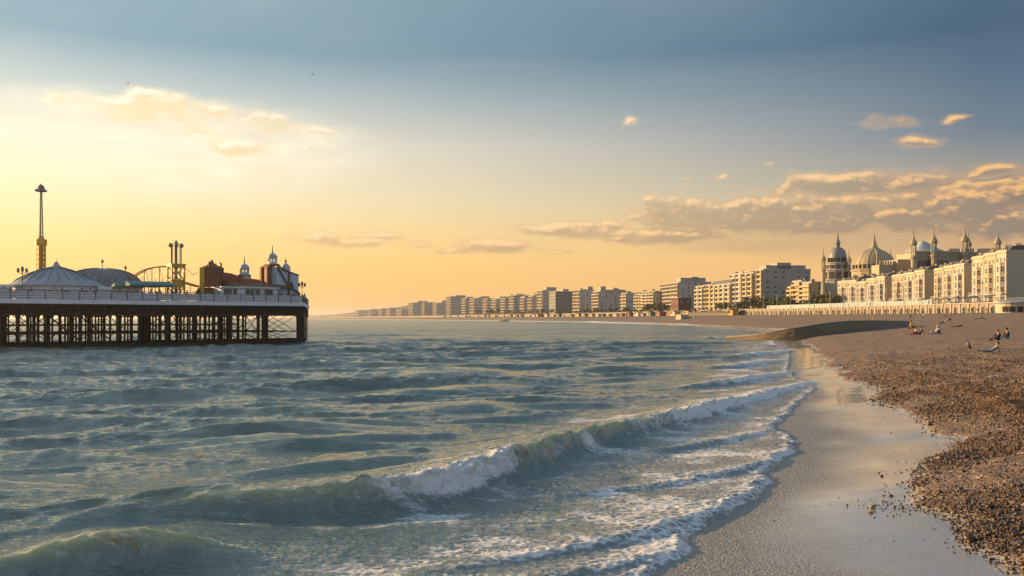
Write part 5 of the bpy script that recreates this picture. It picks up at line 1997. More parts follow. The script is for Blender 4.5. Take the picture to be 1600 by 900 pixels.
def castle():
    B = 8
    t = pthing('haunted_house', 'red brown timber fairground house with octagonal tower on the pier', 'fairground building', 345, B)
    x = lambda px, dy=0: PX(px, B + dy) - PX(345, B)
    z = lambda px, py: pz(px, py, B)
    k = pscale(345, B)
    # octagonal tower
    c = x(331, 2)
    R = 16.5 * k
    w = MB()
    w.prism([(c + R * math.cos(a), 2 + R * math.sin(a)) for a in np.arange(math.pi / 8, 2 * math.pi, math.pi / 4)], 0, z(331, 419))
    w.build('tower_wall', M['brown'], t)
    st = MB()
    for a in np.arange(math.pi / 8, 2 * math.pi, math.pi / 4):
        st.tube((c + R * math.cos(a), 2 + R * math.sin(a), z(331, 446)), (c + R * math.cos(a), 2 + R * math.sin(a), z(331, 419)), .18, n=6)
    for a in np.arange(0, 2 * math.pi, math.pi / 4):
        st.box((c + R * .94 * math.cos(a), 2 + R * .94 * math.sin(a), z(331, 430)), (.16, .5, 2.6), a)
    st.build('tower_pillar', M['broof'], t)
    r = MB()
    r.lathe([(R * 1.12, z(331, 419.5)), (R * 1.14, z(331, 417.5)), (R * .8, z(331, 415)), (R * .5, z(331, 413.5)), (R * .42, z(331, 411.5)), (R * .15, z(331, 409.5)), (R * .2, z(331, 409)), (.05, z(331, 404))], 8, (c, 2, 0), math.pi / 8)
    r.tube((c - R * .6, 1, z(331, 417)), (c - R * .55, 1, z(331, 408)), .14); r.path([(c + R * .62, 1, z(331, 416)), (c + R * .66, 1, z(331, 411.5)), (c + R * .5, 1, z(331, 409.5))], .12)
    r.build('tower_roof', M['broof'], t)
    # long hall with curved brown roof stepping down
    h = MB()
    h.prism_y([(x(346, 1.5), 0), (x(412, 1.5), 0), (x(412, 1.5), z(412, 438)), (x(404, 1.5), z(404, 436)), (x(384, 1.5), z(384, 434)), (x(372, 1.5), z(372, 430)), (x(362, 1.5), z(362, 426.5)), (x(352, 1.5), z(352, 425)), (x(346, 1.5), z(346, 425))], 1.5, 7)
    h.build('hall', M['brown'], t)
    lr = MB()
    lr.prism_x([(-4.6, z(380, 450)), (-4.6, z(380, 449)), (-1.0, z(380, 441)), (1.6, z(380, 440)), (1.6, z(380, 450))], x(352), x(432))
    lr.build('lower_roof', M['broof'], t)
    # wall of kiosks beneath
    kk = MB(); kk.bx(x(346, -4.2), x(433, -4.2), -4.2, 1.4, 0, z(380, 450)); kk.bx(x(344, -4.2), x(434, -4.2), -4.7, -4.1, z(380, 451.5), z(380, 449.6)); kk.build('kiosk_front', M['white'], t)
    for a, b in ((350, 356), (357, 361.5), (364.5, 370), (384, 390), (391.5, 396), (399, 406), (413.5, 426)):
        g = MB(); g.bx(x(a, -4.2), x(b, -4.2), -4.3, -4.1, .7, z(380, 453.2)); o = g.build('kiosk_window', M['glass'], t)
    ed = MB(); ed.tube((x(315.5, -2), -2, 0), (x(315.5, -2), -2, z(331, 420)), .35, n=8); ed.build('sunlit_edge', M['ylw'], t)  # yellow colour stands in for sunlight on the tower's left edge
    en = MB(); en.bx(x(316, -2), x(346, -2), -2.5, -1.8, z(331, 449), z(331, 446.5)); en.bx(x(318, -2), x(345, -2), -1.6, 0, 0, z(331, 450)); en.build('entrance', M['broof'], t)
    # small cupola tower
    c2 = x(382, -1.5)
    tw = MB(); s = 7.4 * k; tw.bx(c2 - s, c2 + s, -3 - s + 1.5, -3 + s + 1.5, 0, z(381, 430)); tw.build('cupola_tower', M['brown'], t)
    aa = MB()
    for q in (-1, 0, 1):
        aa.bx(c2 + q * s * .55 - .17, c2 + q * s * .55 + .17, -1.5 - s - .06, -1.5 - s + .03, z(381, 437), z(381, 432))
    aa.build('tower_window', M['canvas'], t)
    cupola_parts(t, c2, -1.5, z(381, 429.5), 7.0 * k, z(381, 421) - z(381, 429.5), z(381, 412) - z(381, 421), 'cupola')
    # tall open tower at the right
    c3 = x(424, -1)
    s = 11.5 * k
    tt = MB()
    for sx in (-1, 1):
        for sy in (-1, 1):
            tt.bx(c3 + sx * s - .28, c3 + sx * s + .28, -1 + sy * s * .8 - .28, -1 + sy * s * .8 + .28, 0, z(424, 418))
    tt.bx(c3 - s, c3 + s, -1 - s * .8, -1 + s * .8, 0, z(424, 441))
    tt.bx(c3 - s * 1.06, c3 + s * 1.06, -1 - s * .86, -1 + s * .86, z(424, 420.5), z(424, 417.5))
    tt.prism_y([(c3 - s * 1.1, z(424, 417.5)), (c3 + s * 1.1, z(424, 417.5)), (c3 + s * .75, z(424, 413)), (c3 - s * .5, z(424, 413))], -1 - s * .8, -1 + s * .8)
    tt.build('open_tower', M['brown'], t)
    cur = MB()
    for q in range(9):
        xx = c3 - s * .8 + q * s * .2
        cur.bx(xx - .07, xx + .07, -1 - s * .55, -1 - s * .5, z(424, 441), z(424, 420))
    cur.build('hanging_strip', M['whitec'], t)
    cupola_parts(t, c3 + .2, -1, z(425, 412.5), 7.2 * k, z(425, 404) - z(425, 412.5), z(425, 395) - z(425, 404))
    return t


castle()


def blue_house():
    B = 4.5
    t = pthing('slide_house', 'pale blue sloping building with dark timber beams and bulb dome at the pier end', 'fairground building', 450, B)
    x = lambda px: PX(px, B) - PX(450, B)
    z = lambda py: pz(450, py, B)
    w = MB()
    w.prism_y([(x(432), 0), (x(466.5), 0), (x(466.5), z(430)), (x(452), z(425)), (x(441), z(420)), (x(432), z(418))], 0, 3.6)
    w.build('wall', M['bluewall'], t)
    b = MB()
    for p, q in (((433, 418), (449.5, 446)), ((451.5, 425), (450.5, 465)), ((430, 446), (452, 449)), ((452, 449), (466.5, 457)), ((454.5, 441), (457, 450)), ((441, 420.5), (453, 426))):
        b.beam((x(p[0]), -.1, z(p[1])), (x(q[0]), -.1, z(q[1])), .22, .3)
    b.tube((x(466.6), -.1, 0), (x(466.6), -.1, z(457)), .22)
    b.build('timber_beam', M['broof'], t)
    wd = MB()
    for a in (439, 457.5):
        pts = [(x(a) - .45, .3), (x(a) + .45, .3), (x(a) + .45, 1.1), (x(a), 1.75), (x(a) - .45, 1.1)]
        wd.prism_y(pts, -.06, .02)
    wd.build('window', M['glass'], t)
    ro = MB(); ro.prism_y([(x(431.5), z(418)), (x(441), z(420)), (x(452), z(425)), (x(467), z(430)), (x(467), z(429)), (x(452), z(424)), (x(441), z(419)), (x(431.5), z(417))], -.25, 3.8); ro.build('roof', M['domeb'], t)
    k = pscale(450, B)
    d = MB(); r = 7.3 * k
    zb_, zt_ = z(423), z(409)
    hh = zt_ - zb_
    d.lathe([(r * .9, zb_ - .4), (r * 1.0, zb_ + hh * .2), (r * 1.02, zb_ + hh * .36), (r * .88, zb_ + hh * .58), (r * .55, zb_ + hh * .8), (r * .2, zb_ + hh * .94), (r * .08, zb_ + hh)], 20, (PX(446.5, B + 2.2) - PX(450, B), 2.2, 0))
    do = d.build('bulb_dome', M['cupola'], t, True)
    f = MB(); f.lathe([(.1, zt_), (.22, zt_ + .2), (.06, zt_ + .45), (.02, zt_ + .9)], 6, (PX(446.5, B + 2.2) - PX(450, B), 2.2, 0)); f.build('finial', M['steel'], do)


blue_house()


def pier_lamp(px, py, back, label):
    t = pthing('lamp_post', label, 'lamp post', px, back)
    h = pz(px, py, back)
    p = MB(); p.tube((0, 0, 0), (0, 0, h), .07, .045, n=6); p.tube((0, 0, 0), (0, 0, .5), .12, n=6); p.build('post', M['steel'], t)
    l = MB()
    for sx in (-1, 1):
        l.tube((0, 0, h - .3), (sx * .45, 0, h - .05), .04, n=4)
        l.lathe([(.08, h - .1), (.2, h + .15), (.16, h + .4), (.03, h + .55)], 8, (sx * .5, 0, 0))
    l.lathe([(.08, h - .1), (.2, h + .3), (.16, h + .6), (.03, h + .75)], 8)
    l.build('lantern', M['steel'], t)


pier_lamp(472, 447, 1.5, 'lamp post with clustered lanterns at the right end of the pier')
pier_lamp(35, 425, 3, 'lamp post left of the round white pavilion on the pier')


def palm(px, w, topy, back, label, mat='leaf2'):
    t = pthing('palm_bush', label, 'palm', px, back)
    k = pscale(px, back)
    H = pz(px, topy, back)
    s = MB(); s.tube((0, 0, 0), (0, 0, H * .55), .16, .1, n=6); s.build('trunk', M['trunk'], t)
    c = MB()
    pr = random.Random(px)
    for i in range(46):
        a = pr.random() * 6.283
        L = w * k * .5 * pr.uniform(.6, 1.1)
        up = pr.uniform(.1, 1.0)
        z0 = H * pr.uniform(.3, .6)
        pts = []
        for q in range(4):
            f = q / 3
            pts.append((math.cos(a) * L * f, math.sin(a) * L * f, z0 + H * (up * f - .55 * f * f) * .7))
        for q in range(3):
            wd = .16 * (1 - q / 4)
            nx, ny = -math.sin(a) * wd, math.cos(a) * wd
            p0, p1 = pts[q], pts[q + 1]
            c.add([(p0[0] - nx, p0[1] - ny, p0[2]), (p0[0] + nx, p0[1] + ny, p0[2]), (p1[0] + nx * .7, p1[1] + ny * .7, p1[2]), (p1[0] - nx * .7, p1[1] - ny * .7, p1[2])], [(0, 1, 2, 3)])
    c.build('fronds', M[mat], t)


palm(309, 22, 444, 5, 'spiky palm bush left of the brown octagonal tower')
palm(272, 24, 447, 4, 'spiky palm bush at the foot of the drop tower')
palm(246, 16, 450, 3.5, 'small palm bush under the teal canopy edge')
# ------------------------------------------------------------------ trees
def tree_proto(seed, H=7.0, R=3.2, mat='leaf'):
    pr = np.random.default_rng(seed)
    tr = MB()
    tr.tube((0, 0, -.5), (.1, 0, H * .45), .24, .16, n=7)
    for i in range(5):
        a = i * 1.257 + pr.random()
        tr.tube((.05, 0, H * .38), (math.cos(a) * R * .5, math.sin(a) * R * .5, H * (.6 + .15 * pr.random())), .11, .05, n=5)
    tm = tr.mesh('trunk', M['trunk'])
    n = 620
    cl = []
    for i in range(9):
        a = pr.random() * 6.283
        rr = R * .62 * math.sqrt(pr.random())
        cl.append((rr * math.cos(a), rr * math.sin(a), H * pr.uniform(.45, .85), R * pr.uniform(.35, .6)))
    C = np.array(cl)
    ci = pr.integers(0, len(cl), n)
    d = pr.normal(size=(n, 3)); d /= np.linalg.norm(d, axis=1)[:, None]
    rad = C[ci, 3] * pr.random(n) ** .35
    P = C[ci, :3] + d * rad[:, None] * np.array([1, 1, .8])
    nn = d + pr.normal(size=(n, 3)) * .5
    cr = MB()
    for p, q in zip(P, nn):
        v = Vector(q).normalized()
        u = v.orthogonal().normalized() * pr.uniform(.18, .34)
        w = v.cross(u).normalized() * pr.uniform(.14, .28)
        p = Vector(p)
        cr.add([p - u - w, p + u - w * .6, p + u * 1.2 + w, p - u * .4 + w * 1.2], [(0, 1, 2, 3)])
    return tm, cr.mesh('crown', M[mat])


TREES = [tree_proto(s, 7.0, 3.2, 'leaf' if s % 2 else 'leaf2') for s in range(1, 7)]


def tree(px, topy, off, label, group, w=1.0):
    x, y, _, _ = coast_hit(px, off)
    H = EYE + (HZ - topy) / FP * y - PROM
    s = max(.35, H / 6.6)
    tm, cm = TREES[int(px * 7) % 6]
    t = thing('tree', label, 'tree', (x, y, PROM), random.random() * 6.28, group)
    t.scale = (s * w, s * w, s)
    link('trunk', tm, t); link('crown', cm, t)
    return t


rt = random.Random(4)
for a, b, n, ty0, ty1, off, lab, g in [
        (1166, 1243, 20, 463, 473, 12, 'bushy green tree in the belt before the massive grey block', 'trees before the massive grey block'),
        (1272, 1307, 9, 459, 468, 11, 'green tree between the small cream houses and the white terraces', 'trees left of the white terraces'),
        (1120, 1165, 9, 471, 478, 11, 'low green tree at the foot of the lit hotels', 'trees at the foot of the hotels'),
        (1006, 1042, 10, 474, 481, 11, 'rounded green tree before the pale grey hotel with golden bays', 'trees before the pale grey hotel'),
        (905, 1004, 18, 480, 485, 11, 'small dark tree along the far promenade below the pale blocks', 'trees below the pale blocks'),
        (740, 903, 22, 483, 487, 12, 'tiny dark tree along the distant promenade', 'trees on the distant promenade')]:
    for i in range(n):
        tree(a + (b - a) * (i + .5) / n + rt.uniform(-2, 2), rt.uniform(ty0, ty1), off + rt.uniform(-1, 6), lab, g, rt.uniform(.95, 1.5))

# ------------------------------------------------------------------ street lamps on the promenade
lp = MB(); lp.tube((0, 0, 0), (0, 0, 7.4), .13, .08, n=6); lp.tube((0, 0, 0), (0, 0, .9), .2, n=6)
lpm = lp.mesh('post', M['rail'])
lh = MB(); lh.lathe([(.1, 7.2), (.34, 7.5), (.38, 7.9), (.15, 8.25), (.03, 8.5)], 8); lh.tube((-.7, 0, 7.0), (.7, 0, 7.0), .05)
lhm = lh.mesh('lantern', M['canvas'])
for i, px in enumerate([1535, 1502, 1468, 1440, 1412, 1385, 1362, 1340, 1318, 1297, 1265, 1235, 1214, 1193, 1172, 1150, 1130, 1110, 1090]):
    x, y, tx, ty = coast_hit(px, 4.6)
    t = thing('street_lamp', 'slim street lamp on the promenade before the white terraces' if px > 1300 else 'slim street lamp on the promenade before the apartment blocks', 'street lamp', (x, y, PROM), math.atan2(ty, tx), 'street lamps before the terraces' if px > 1300 else 'street lamps before the blocks')
    link('post', lpm, t); link('lantern', lhm, t)


# ------------------------------------------------------------------ parked cars, awnings
def car_meshes(paint):
    b = MB()
    b.prism_y([(-2.1, .35), (2.1, .35), (2.15, .75), (1.9, .95), (1.0, 1.02), (-1.6, 1.02), (-2.1, .9)], -.86, .86)
    b.prism_y([(-1.55, 1.0), (1.05, 1.0), (.45, 1.48), (-1.1, 1.5)], -.76, .76)
    g = MB(); g.prism_y([(-1.40, 1.04), (.90, 1.04), (.42, 1.42), (-1.05, 1.43)], -.78, .78)
    w = MB(); w.tube((0, -.1, 0), (0, .1, 0), .33, n=12); w.tube((0, -.11, 0), (0, .11, 0), .18, n=8)
    return b.mesh('body', paint), g.mesh('window_glass', M['glass']), w.mesh('wheel', M['rubber'])


CARS = [car_meshes(p) for p in M['carp']]
cn = ['white', 'black', 'dark blue', 'silver']
where = ['before the rightmost white house', 'under the dark awning', 'beside the big cream parasol', 'before the second terrace', 'before the third terrace', 'before the low recessed house', 'below the large pale dome', 'near the far end of the terraces']
for i, px in enumerate([1562, 1530, 1512, 1484, 1455, 1432, 1380, 1345]):
    x, y, tx, ty = coast_hit(px, 8.0)
    t = thing('parked_car', '%s car parked at the kerb %s' % (cn[i % 4], where[i]), 'car', (x, y, PROM - .116), math.atan2(ty, tx))
    b, g, w = CARS[i % 4]
    link('body', b, t); link('window_glass', g, t)
    for sx in (-1.35, 1.35):
        for sy in (-.78, .78):
            link('wheel', w, t, (sx, sy, .33))
for i, (px, mat, lab) in enumerate([(1522, 'darkc', 'wide dark parasol on the pavement before the rightmost terrace'), (1540, 'canvas', 'cream parasol left of the rightmost white house'), (1462, 'pale', 'pale grey parasol before the low recessed house'), (1476, 'canvas', 'cream parasol before the second terrace'), (1440, 'pale', 'pale parasol before the third terrace'), (1405, 'darkc', 'dark parasol before the yellowish terrace house'), (1497, 'darkc', 'dark parasol below the grey end wall')]):
    x, y, tx, ty = coast_hit(px, 5.0 + (i % 3))
    t = thing('parasol', lab, 'parasol', (x, y, PROM), rt.random())
    p = MB(); p.tube((0, 0, 0), (0, 0, 3.1), .06); p.build('pole', M['steel'], t)
    c = MB(); c.lathe([(2.6, 2.35), (2.6, 2.5), (1.4, 2.9), (.1, 3.3)], 8); c.build('canopy', M[mat], t)

# white rounded kiosk and the dark cafe pavilion at the foot of the seawall
x, y, tx, ty = coast_hit(1585, -5)
t = thing('beach_kiosk', 'white rounded kiosk with a flat grey roof at the right end of the beach', 'kiosk', (x, y, 5.6), math.atan2(ty, tx))
b = MB(); b.lathe([(5.6, 0), (5.6, 3.2)], 20); b.build('wall', M['stucco2'], t)
b = MB(); b.lathe([(6.1, 3.2), (6.1, 3.6), (4, 4.1), (.1, 4.3)], 20); b.build('roof', M['slate'], t)
b = MB()
for a in (2.2, 2.6, 3.0, 3.4):
    b.box((5.58 * math.cos(a), 5.58 * math.sin(a), 1.3), (.2, 1.7, 1.7), a)
b.build('opening', M['black'], t)
x, y, tx, ty = coast_hit(1140, -7)
t = thing('beach_cafe', 'long low dark cafe pavilion at the foot of the promenade with bright posts', 'cafe', (x, y, 5.2), math.atan2(ty, tx))
b = MB(); b.bx(0, 90, -6, 0, -1, 2.6); b.build('wall', M['darkc'], t)
b = MB(); b.bx(-1, 91, -6.5, 1.6, 2.6, 3.1); b.build('roof', M['roof'], t)
b = MB()
for q in np.arange(1, 90, 4.5):
    b.bx(q - .2, q + .2, 1.1, 1.5, -1, 2.6)
b.build('post', M['ochre'], t)
x, y, tx, ty = coast_hit(1066, -34)
t = thing('beach_hut', 'small pale concrete hut standing alone on the shingle near the water', 'hut', (x, y, float(ground_z(x, y)) - .2), math.atan2(ty, tx) + .3)
b = MB(); b.bx(-3, 3, -3, 3, 0, 3.0); b.bx(-10, -3, -2.8, -2.2, 0, 1.6); b.bx(-3.2, 3.2, -3.2, 3.2, 3, 3.3); b.build('wall', M['pale'], t)
b = MB(); b.bx(-3.06, -2.9, -.6, .6, 0, 2.1); b.build('door', M['darkc'], t)


# small kiosks and shelters strung along the foot of the far seawall
ks = []
for k_, mt_ in enumerate(('canvas', 'darkc', 'offwhite', 'ochre', 'brown')):
    b = MB(); b.bx(0, 5.5, -3, 0, -1, 2.6); b.bx(.6, 2.2, -.02, .06, 0, 1.9); m1 = b.mesh('wall', M[mt_])
    b = MB(); b.bx(-.4, 5.9, -3.4, 1.2, 2.6, 2.85); m2 = b.mesh('roof', M['roof' if k_ % 2 else 'pale'])
    b = MB(); b.bx(2.8, 5.0, -.02, .05, .9, 2.1); m3 = b.mesh('hatch', M['glass'])
    ks.append((m1, m2, m3, ('cream', 'dark grey', 'white', 'ochre', 'brown')[k_]))
rk = random.Random(9)
for i in range(46):
    px = 690 + (1150 - 690) * (i + rk.random() * .8) / 46
    x, y, tx, ty = coast_hit(px, -2.5 - rk.random() * 5)
    m1, m2, m3, c_ = ks[rk.randrange(5)]
    t = thing('kiosk', '%s beach kiosk at the foot of the distant seawall' % c_, 'kiosk', (x, y, float(ground_z(x, y)) + .1), math.atan2(ty, tx), '%s kiosks along the distant beach' % c_)
    s_ = rk.uniform(.8, 1.5); t.scale = (s_ * rk.uniform(1, 2.2), s_, s_)
    link('wall', m1, t); link('roof', m2, t); link('hatch', m3, t)


def boat(px, Y, L, label, mat, rz, name='boat', up=0.0):
    X = (px - 800) / FP * Y
    t = thing(name, label, 'boat', (X, Y, float(ground_z(X, Y)) + up), rz)
    vs, fs = [], []
    n = 9
    for i in range(n):
        f = i / (n - 1)
        w = L * .16 * math.sin(math.pi * min(1, f * .62 + .36)) if f < .999 else .04
        h = L * .12 * (1 + .8 * abs(f - .45) ** 2 * 2)
        xx = (f - .5) * L
        vs += [(xx, -w, h), (xx, -w * .75, h * .35), (xx, 0, 0), (xx, w * .75, h * .35), (xx, w, h)]
    for i in range(n - 1):
        for k in range(4):
            fs.append((i * 5 + k, i * 5 + k + 1, i * 5 + 6 + k, i * 5 + 5 + k))
    fs.append((0, 1, 2, 3, 4))
    b = MB(); b.add(vs, fs); b.build('hull', M[mat], t)
    b = MB(); b.bx(-L * .22, L * .05, -L * .07, L * .07, L * .08, L * .28); b.tube((L * .1, 0, L * .05), (L * .1, 0, L * .5), L * .008); b.build('cabin', M['whitec'], t)


X, Y = at(785, 1180)
boat(786, 1130, 15, 'pale fishing boat drawn up on the distant shore', 'canvas', 2.6)
boat(1361, 245, 5.0, 'dark dinghy lying on the shingle behind the groyne', 'black', .4, 'dinghy')
boat(1318, 262, 4.2, 'brown dinghy on the shingle left of the dark dinghy', 'brown', .9, 'dinghy')


# ------------------------------------------------------------------ people
def person(label, X, Y, rz, pose, top, legs, hair, z=None, size=1.0, group=None, skirt=False, bare=False, cap=None):
    """one skinned figure; x is where the figure faces"""
    t = thing('person', label, 'person', (X, Y, float(ground_z(X, Y)) if z is None else z), rz, group)
    J = POSES[pose]
    V, E, Rr, K = [], [], [], []

    def add(p, r, k, par=None):
        V.append(Vector(p) * size); Rr.append(r * size); K.append(k)
        i = len(V) - 1
        if par is not None:
            E.append((par, i))
        return i
    pel = add(J['pelvis'], .135, 1)
    sp = add(J['waist'], .125, 0, pel)
    ch = add(J['chest'], .150, 0, sp)
    nk = add(J['neck'], .058, 2, ch)
    hd = add(J['head'], .088, 2, nk)
    hv = (Vector(J['head']) - Vector(J['neck'])).normalized()
    ht = add(Vector(J['head']) + hv * .10, .082, 2, hd)
    fwd = J.get('face', Vector((1, 0, 0)))
    add(Vector(J['head']) + Vector(fwd) * .095 - hv * .015, .016, 2, hd)           # nose
    add(Vector(J['head']) + Vector(fwd) * .07 - hv * .085, .03, 2, hd)             # chin
    for s in (-1, 1):
        f = lambda n: Vector((J[n][0], J[n][1] * s, J[n][2])) if isinstance(J[n], tuple) else Vector(J[n][0 if s < 0 else 1])
        sh = add(f('shoulder'), .066, 0, ch)
        el = add(f('elbow'), .045, 2 if bare else 0, sh)
        wr = add(f('wrist'), .030, 2, el)
        d = (f('wrist') - f('elbow')).normalized()
        side = Vector((-d.y, d.x, 0))
        side = side.normalized() if side.length > .1 else Vector((1, 0, 0))
        pm = add(f('wrist') + d * .075, .034, 2, wr)
        for q, (o, l) in enumerate(((-.030, .070), (-.010, .082), (.010, .078), (.028, .062))):
            k1 = add(f('wrist') + d * (.075 + l * .55) + side * o, .0095, 2, pm)
            add(f('wrist') + d * (.075 + l) + side * o * 1.1 + Vector((0, 0, -.018)), .008, 2, k1)
        th = add(f('wrist') + d * .055 + side * -.052, .011, 2, wr)
        add(f('wrist') + d * .095 + side * -.07, .009, 2, th)
        hp = add(f('hip'), .095, 1, pel)
        kn = add(f('knee'), .062, 1, hp)
        an = add(f('ankle'), .042, 2 if skirt else 1, kn)
        add(f('toe'), .036, 3, an)
        add(f('ankle') + (f('ankle') - f('toe')).normalized() * .04 + Vector((0, 0, -.03)), .035, 3, an)
    me = bpy.data.meshes.new('body_cage')
    me.from_pydata(V, E, [])
    ob = bpy.data.objects.new('body_cage', me)
    COL.objects.link(ob)
    sk = ob.modifiers.new('skin', 'SKIN')
    for i, v in enumerate(me.skin_vertices[0].data):
        v.radius = (Rr[i], Rr[i])
        v.use_root = (i == 0)
    sk.use_smooth_shade = True
    ss = ob.modifiers.new('sub', 'SUBSURF'); ss.levels = 1; ss.render_levels = 1
    dg = bpy.context.evaluated_depsgraph_get()
    bm_ = bpy.data.meshes.new_from_object(ob.evaluated_get(dg))
    bpy.data.objects.remove(ob)
    bm_.name = 'body'
    bm_.materials.clear()
    for m_ in (M[top], M[legs], M['skin'], M['rubber']):
        bm_.materials.append(m_)
    VV = np.array([list(v) for v in V]); KK = np.array(K)
    mid = np.array([((VV[a] + VV[b]) / 2) for a, b in E]); mk = np.array([K[b] for a, b in E])
    allp = np.concatenate([VV, mid]); allk = np.concatenate([KK, mk])
    for p in bm_.polygons:
        d = ((allp - np.array(p.center)) ** 2).sum(1)
        p.material_index = int(allk[d.argmin()])
    link('body', bm_, t)
    hb = MB()
    c = Vector(J['head']) * size + hv * .045 * size - Vector(fwd) * .022 * size
    vs, fs = [], []
    q = hv.to_track_quat('Z', 'Y').to_matrix()
    nn, mm = 10, 6
    for a in range(mm):
        th_ = .05 + a / (mm - 1) * 1.9
        for b in range(nn):
            ph = 2 * math.pi * b / nn
            vs.append(c + q @ Vector((.112 * math.sin(th_) * math.cos(ph), .112 * math.sin(th_) * math.sin(ph), .118 * math.cos(th_))) * size)
    for a in range(mm - 1):
        for b in range(nn):
            fs.append((a * nn + b, a * nn + (b + 1) % nn, (a + 1) * nn + (b + 1) % nn, (a + 1) * nn + b))
    fs += [tuple(range(nn)), tuple(range((mm - 1) * nn, mm * nn))]
    hb.add(vs, fs)
    hb.build('hair' if not cap else 'cap', M[hair] if not cap else M[cap], t, True)
    return t


POSES = {
    'sit': dict(pelvis=(0, 0, .13), waist=(-.03, 0, .33), chest=(-.02, 0, .55), neck=(.03, 0, .70), head=(.07, 0, .80), shoulder=(-.01, .19, .60), elbow=(.17, .27, .40), wrist=(.38, .16, .40),
                hip=(.02, .11, .13), knee=(.40, .16, .42), ankle=(.60, .13, .08), toe=(.76, .14, .045)),
    'lean': dict(pelvis=(0, 0, .13), waist=(-.10, 0, .32), chest=(-.22, 0, .52), neck=(-.25, 0, .68), head=(-.22, 0, .79), shoulder=(-.23, .19, .57), elbow=(-.36, .27, .32), wrist=(-.46, .26, .07),
                 hip=(.02, .11, .12), knee=(.44, .14, .14), ankle=(.86, .12, .07), toe=(.95, .13, .17)),
    'legs_up': dict(pelvis=(0, 0, .13), waist=(-.10, 0, .32), chest=(-.20, 0, .52), neck=(-.21, 0, .68), head=(-.17, 0, .79), shoulder=(-.21, .19, .57), elbow=(-.34, .27, .32), wrist=(-.44, .26, .07),
                    hip=(.02, .11, .12), knee=[(.38, -.14, .40), (.44, .14, .16)], ankle=[(.62, -.12, .07), (.86, .12, .07)], toe=[(.77, -.12, .05), (.95, .13, .17)]),
    'recline': dict(pelvis=(0, 0, .12), waist=(-.18, 0, .20), chest=(-.36, 0, .34), neck=(-.44, 0, .48), head=(-.46, 0, .60), shoulder=(-.37, .19, .37), elbow=(-.50, .27, .16), wrist=(-.28, .28, .07),
                    hip=(.03, .11, .11), knee=[(.44, -.13, .13), (.46, .13, .12)], ankle=[(.88, -.11, .08), (.88, .12, .07)], toe=[(.93, -.11, .20), (.94, .13, .19)]),
    'lie': dict(pelvis=(0, 0, .11), waist=(-.22, 0, .12), chest=(-.45, 0, .13), neck=(-.62, 0, .12), head=(-.74, 0, .13), shoulder=(-.50, .19, .11), elbow=(-.34, .30, .08), wrist=(-.10, .28, .07),
                hip=(.03, .11, .10), knee=[(.36, -.12, .38), (.45, .12, .12)], ankle=[(.56, -.11, .08), (.87, .12, .07)], toe=[(.72, -.11, .05), (.92, .13, .19)], face=Vector((0.2, 0, 1))),
    'stand': dict(pelvis=(0, 0, .95), waist=(0, 0, 1.12), chest=(0, 0, 1.34), neck=(.01, 0, 1.50), head=(.03, 0, 1.61), shoulder=(0, .19, 1.42), elbow=(-.02, .25, 1.13), wrist=(.06, .24, .89),
                  hip=(0, .10, .92), knee=(.03, .11, .50), ankle=(-.02, .11, .09), toe=(.15, .13, .04)),
    'walk': dict(pelvis=(0, 0, .94), waist=(.02, 0, 1.11), chest=(.04, 0, 1.33), neck=(.06, 0, 1.49), head=(.09, 0, 1.60), shoulder=(.04, .19, 1.41), elbow=[(-.12, -.24, 1.14), (.12, .24, 1.13)], wrist=[(-.10, -.25, .90), (.30, .22, .98)],
                 hip=(0, .10, .91), knee=[(.20, -.11, .52), (-.05, .11, .50)], ankle=[(.28, -.11, .10), (-.32, .11, .16)], toe=[(.44, -.12, .06), (-.20, .12, .04)]),
    'kneel': dict(pelvis=(0, 0, .36), waist=(.02, 0, .56), chest=(.05, 0, .78), neck=(.09, 0, .93), head=(.13, 0, 1.04), shoulder=(.05, .19, .84), elbow=(.18, .24, .60), wrist=(.36, .16, .55),
                  hip=(0, .11, .34), knee=(.34, .15, .10), ankle=(-.05, .12, .09), toe=(-.18, .12, .04)),
}

PI = math.pi


def beach_person(px, py, rz, pose, top, legs, hair, label, size=1.05, **k):
    X, Y, Z = ground_hit(px, py)
    return person(label, X, Y, rz, pose, top, legs, hair, z=Z - .02, size=size, **k)


beach_person(1560, 533, PI + .15, 'sit', 'black', 'navy', 'hairr', 'auburn haired person in dark top sitting at left of the pair near the right edge', 1.1)
beach_person(1574, 531, PI + .05, 'sit', 'black', 'jean', 'hairk', 'person in dark top and blue jeans sitting right in the pair near the right edge', 1.15)
beach_person(1549, 550, PI + .1, 'recline', 'greyc', 'greyc', 'hairb', 'person in grey clothes reclining on the shingle nearest the camera', 1.0)
beach_person(1437, 523, PI + .25, 'legs_up', 'navy', 'black', 'hairb', 'person in navy top leaning back beside the red shorts', 1.1)
beach_person(1431, 524, PI + .3, 'sit', 'greyc', 'red', 'hairb', 'person in red shorts sitting with the group left of the large couple', 1.1, bare=True)
beach_person(1422.5, 514, -.6, 'kneel', 'ylw', 'ylw', 'hairk', 'dark haired person in yellow kneeling behind the person in red shorts', 1.25)
beach_person(1428, 514, PI, 'sit', 'black', 'black', 'hairk', 'person in black sitting right of the person in yellow', 1.1)
beach_person(1462, 521.5, PI + .2, 'legs_up', 'lilac', 'lilac', 'hairb', 'person in lilac top and white cap leaning back with legs stretched', 1.2, cap='whitec')
beach_person(1468, 521, PI + .1, 'sit', 'jean', 'black', 'hairr', 'person in blue denim sitting behind the lilac top', 1.15)
beach_person(1472.5, 506, PI + .2, 'legs_up', 'black', 'black', 'hairk', 'person in black, lowest of the dark row up the slope', 1.1)
beach_person(1480, 503, PI + .1, 'sit', 'greyc', 'whitec', 'hairb', 'person in grey in the middle of the dark row up the slope', 1.15)
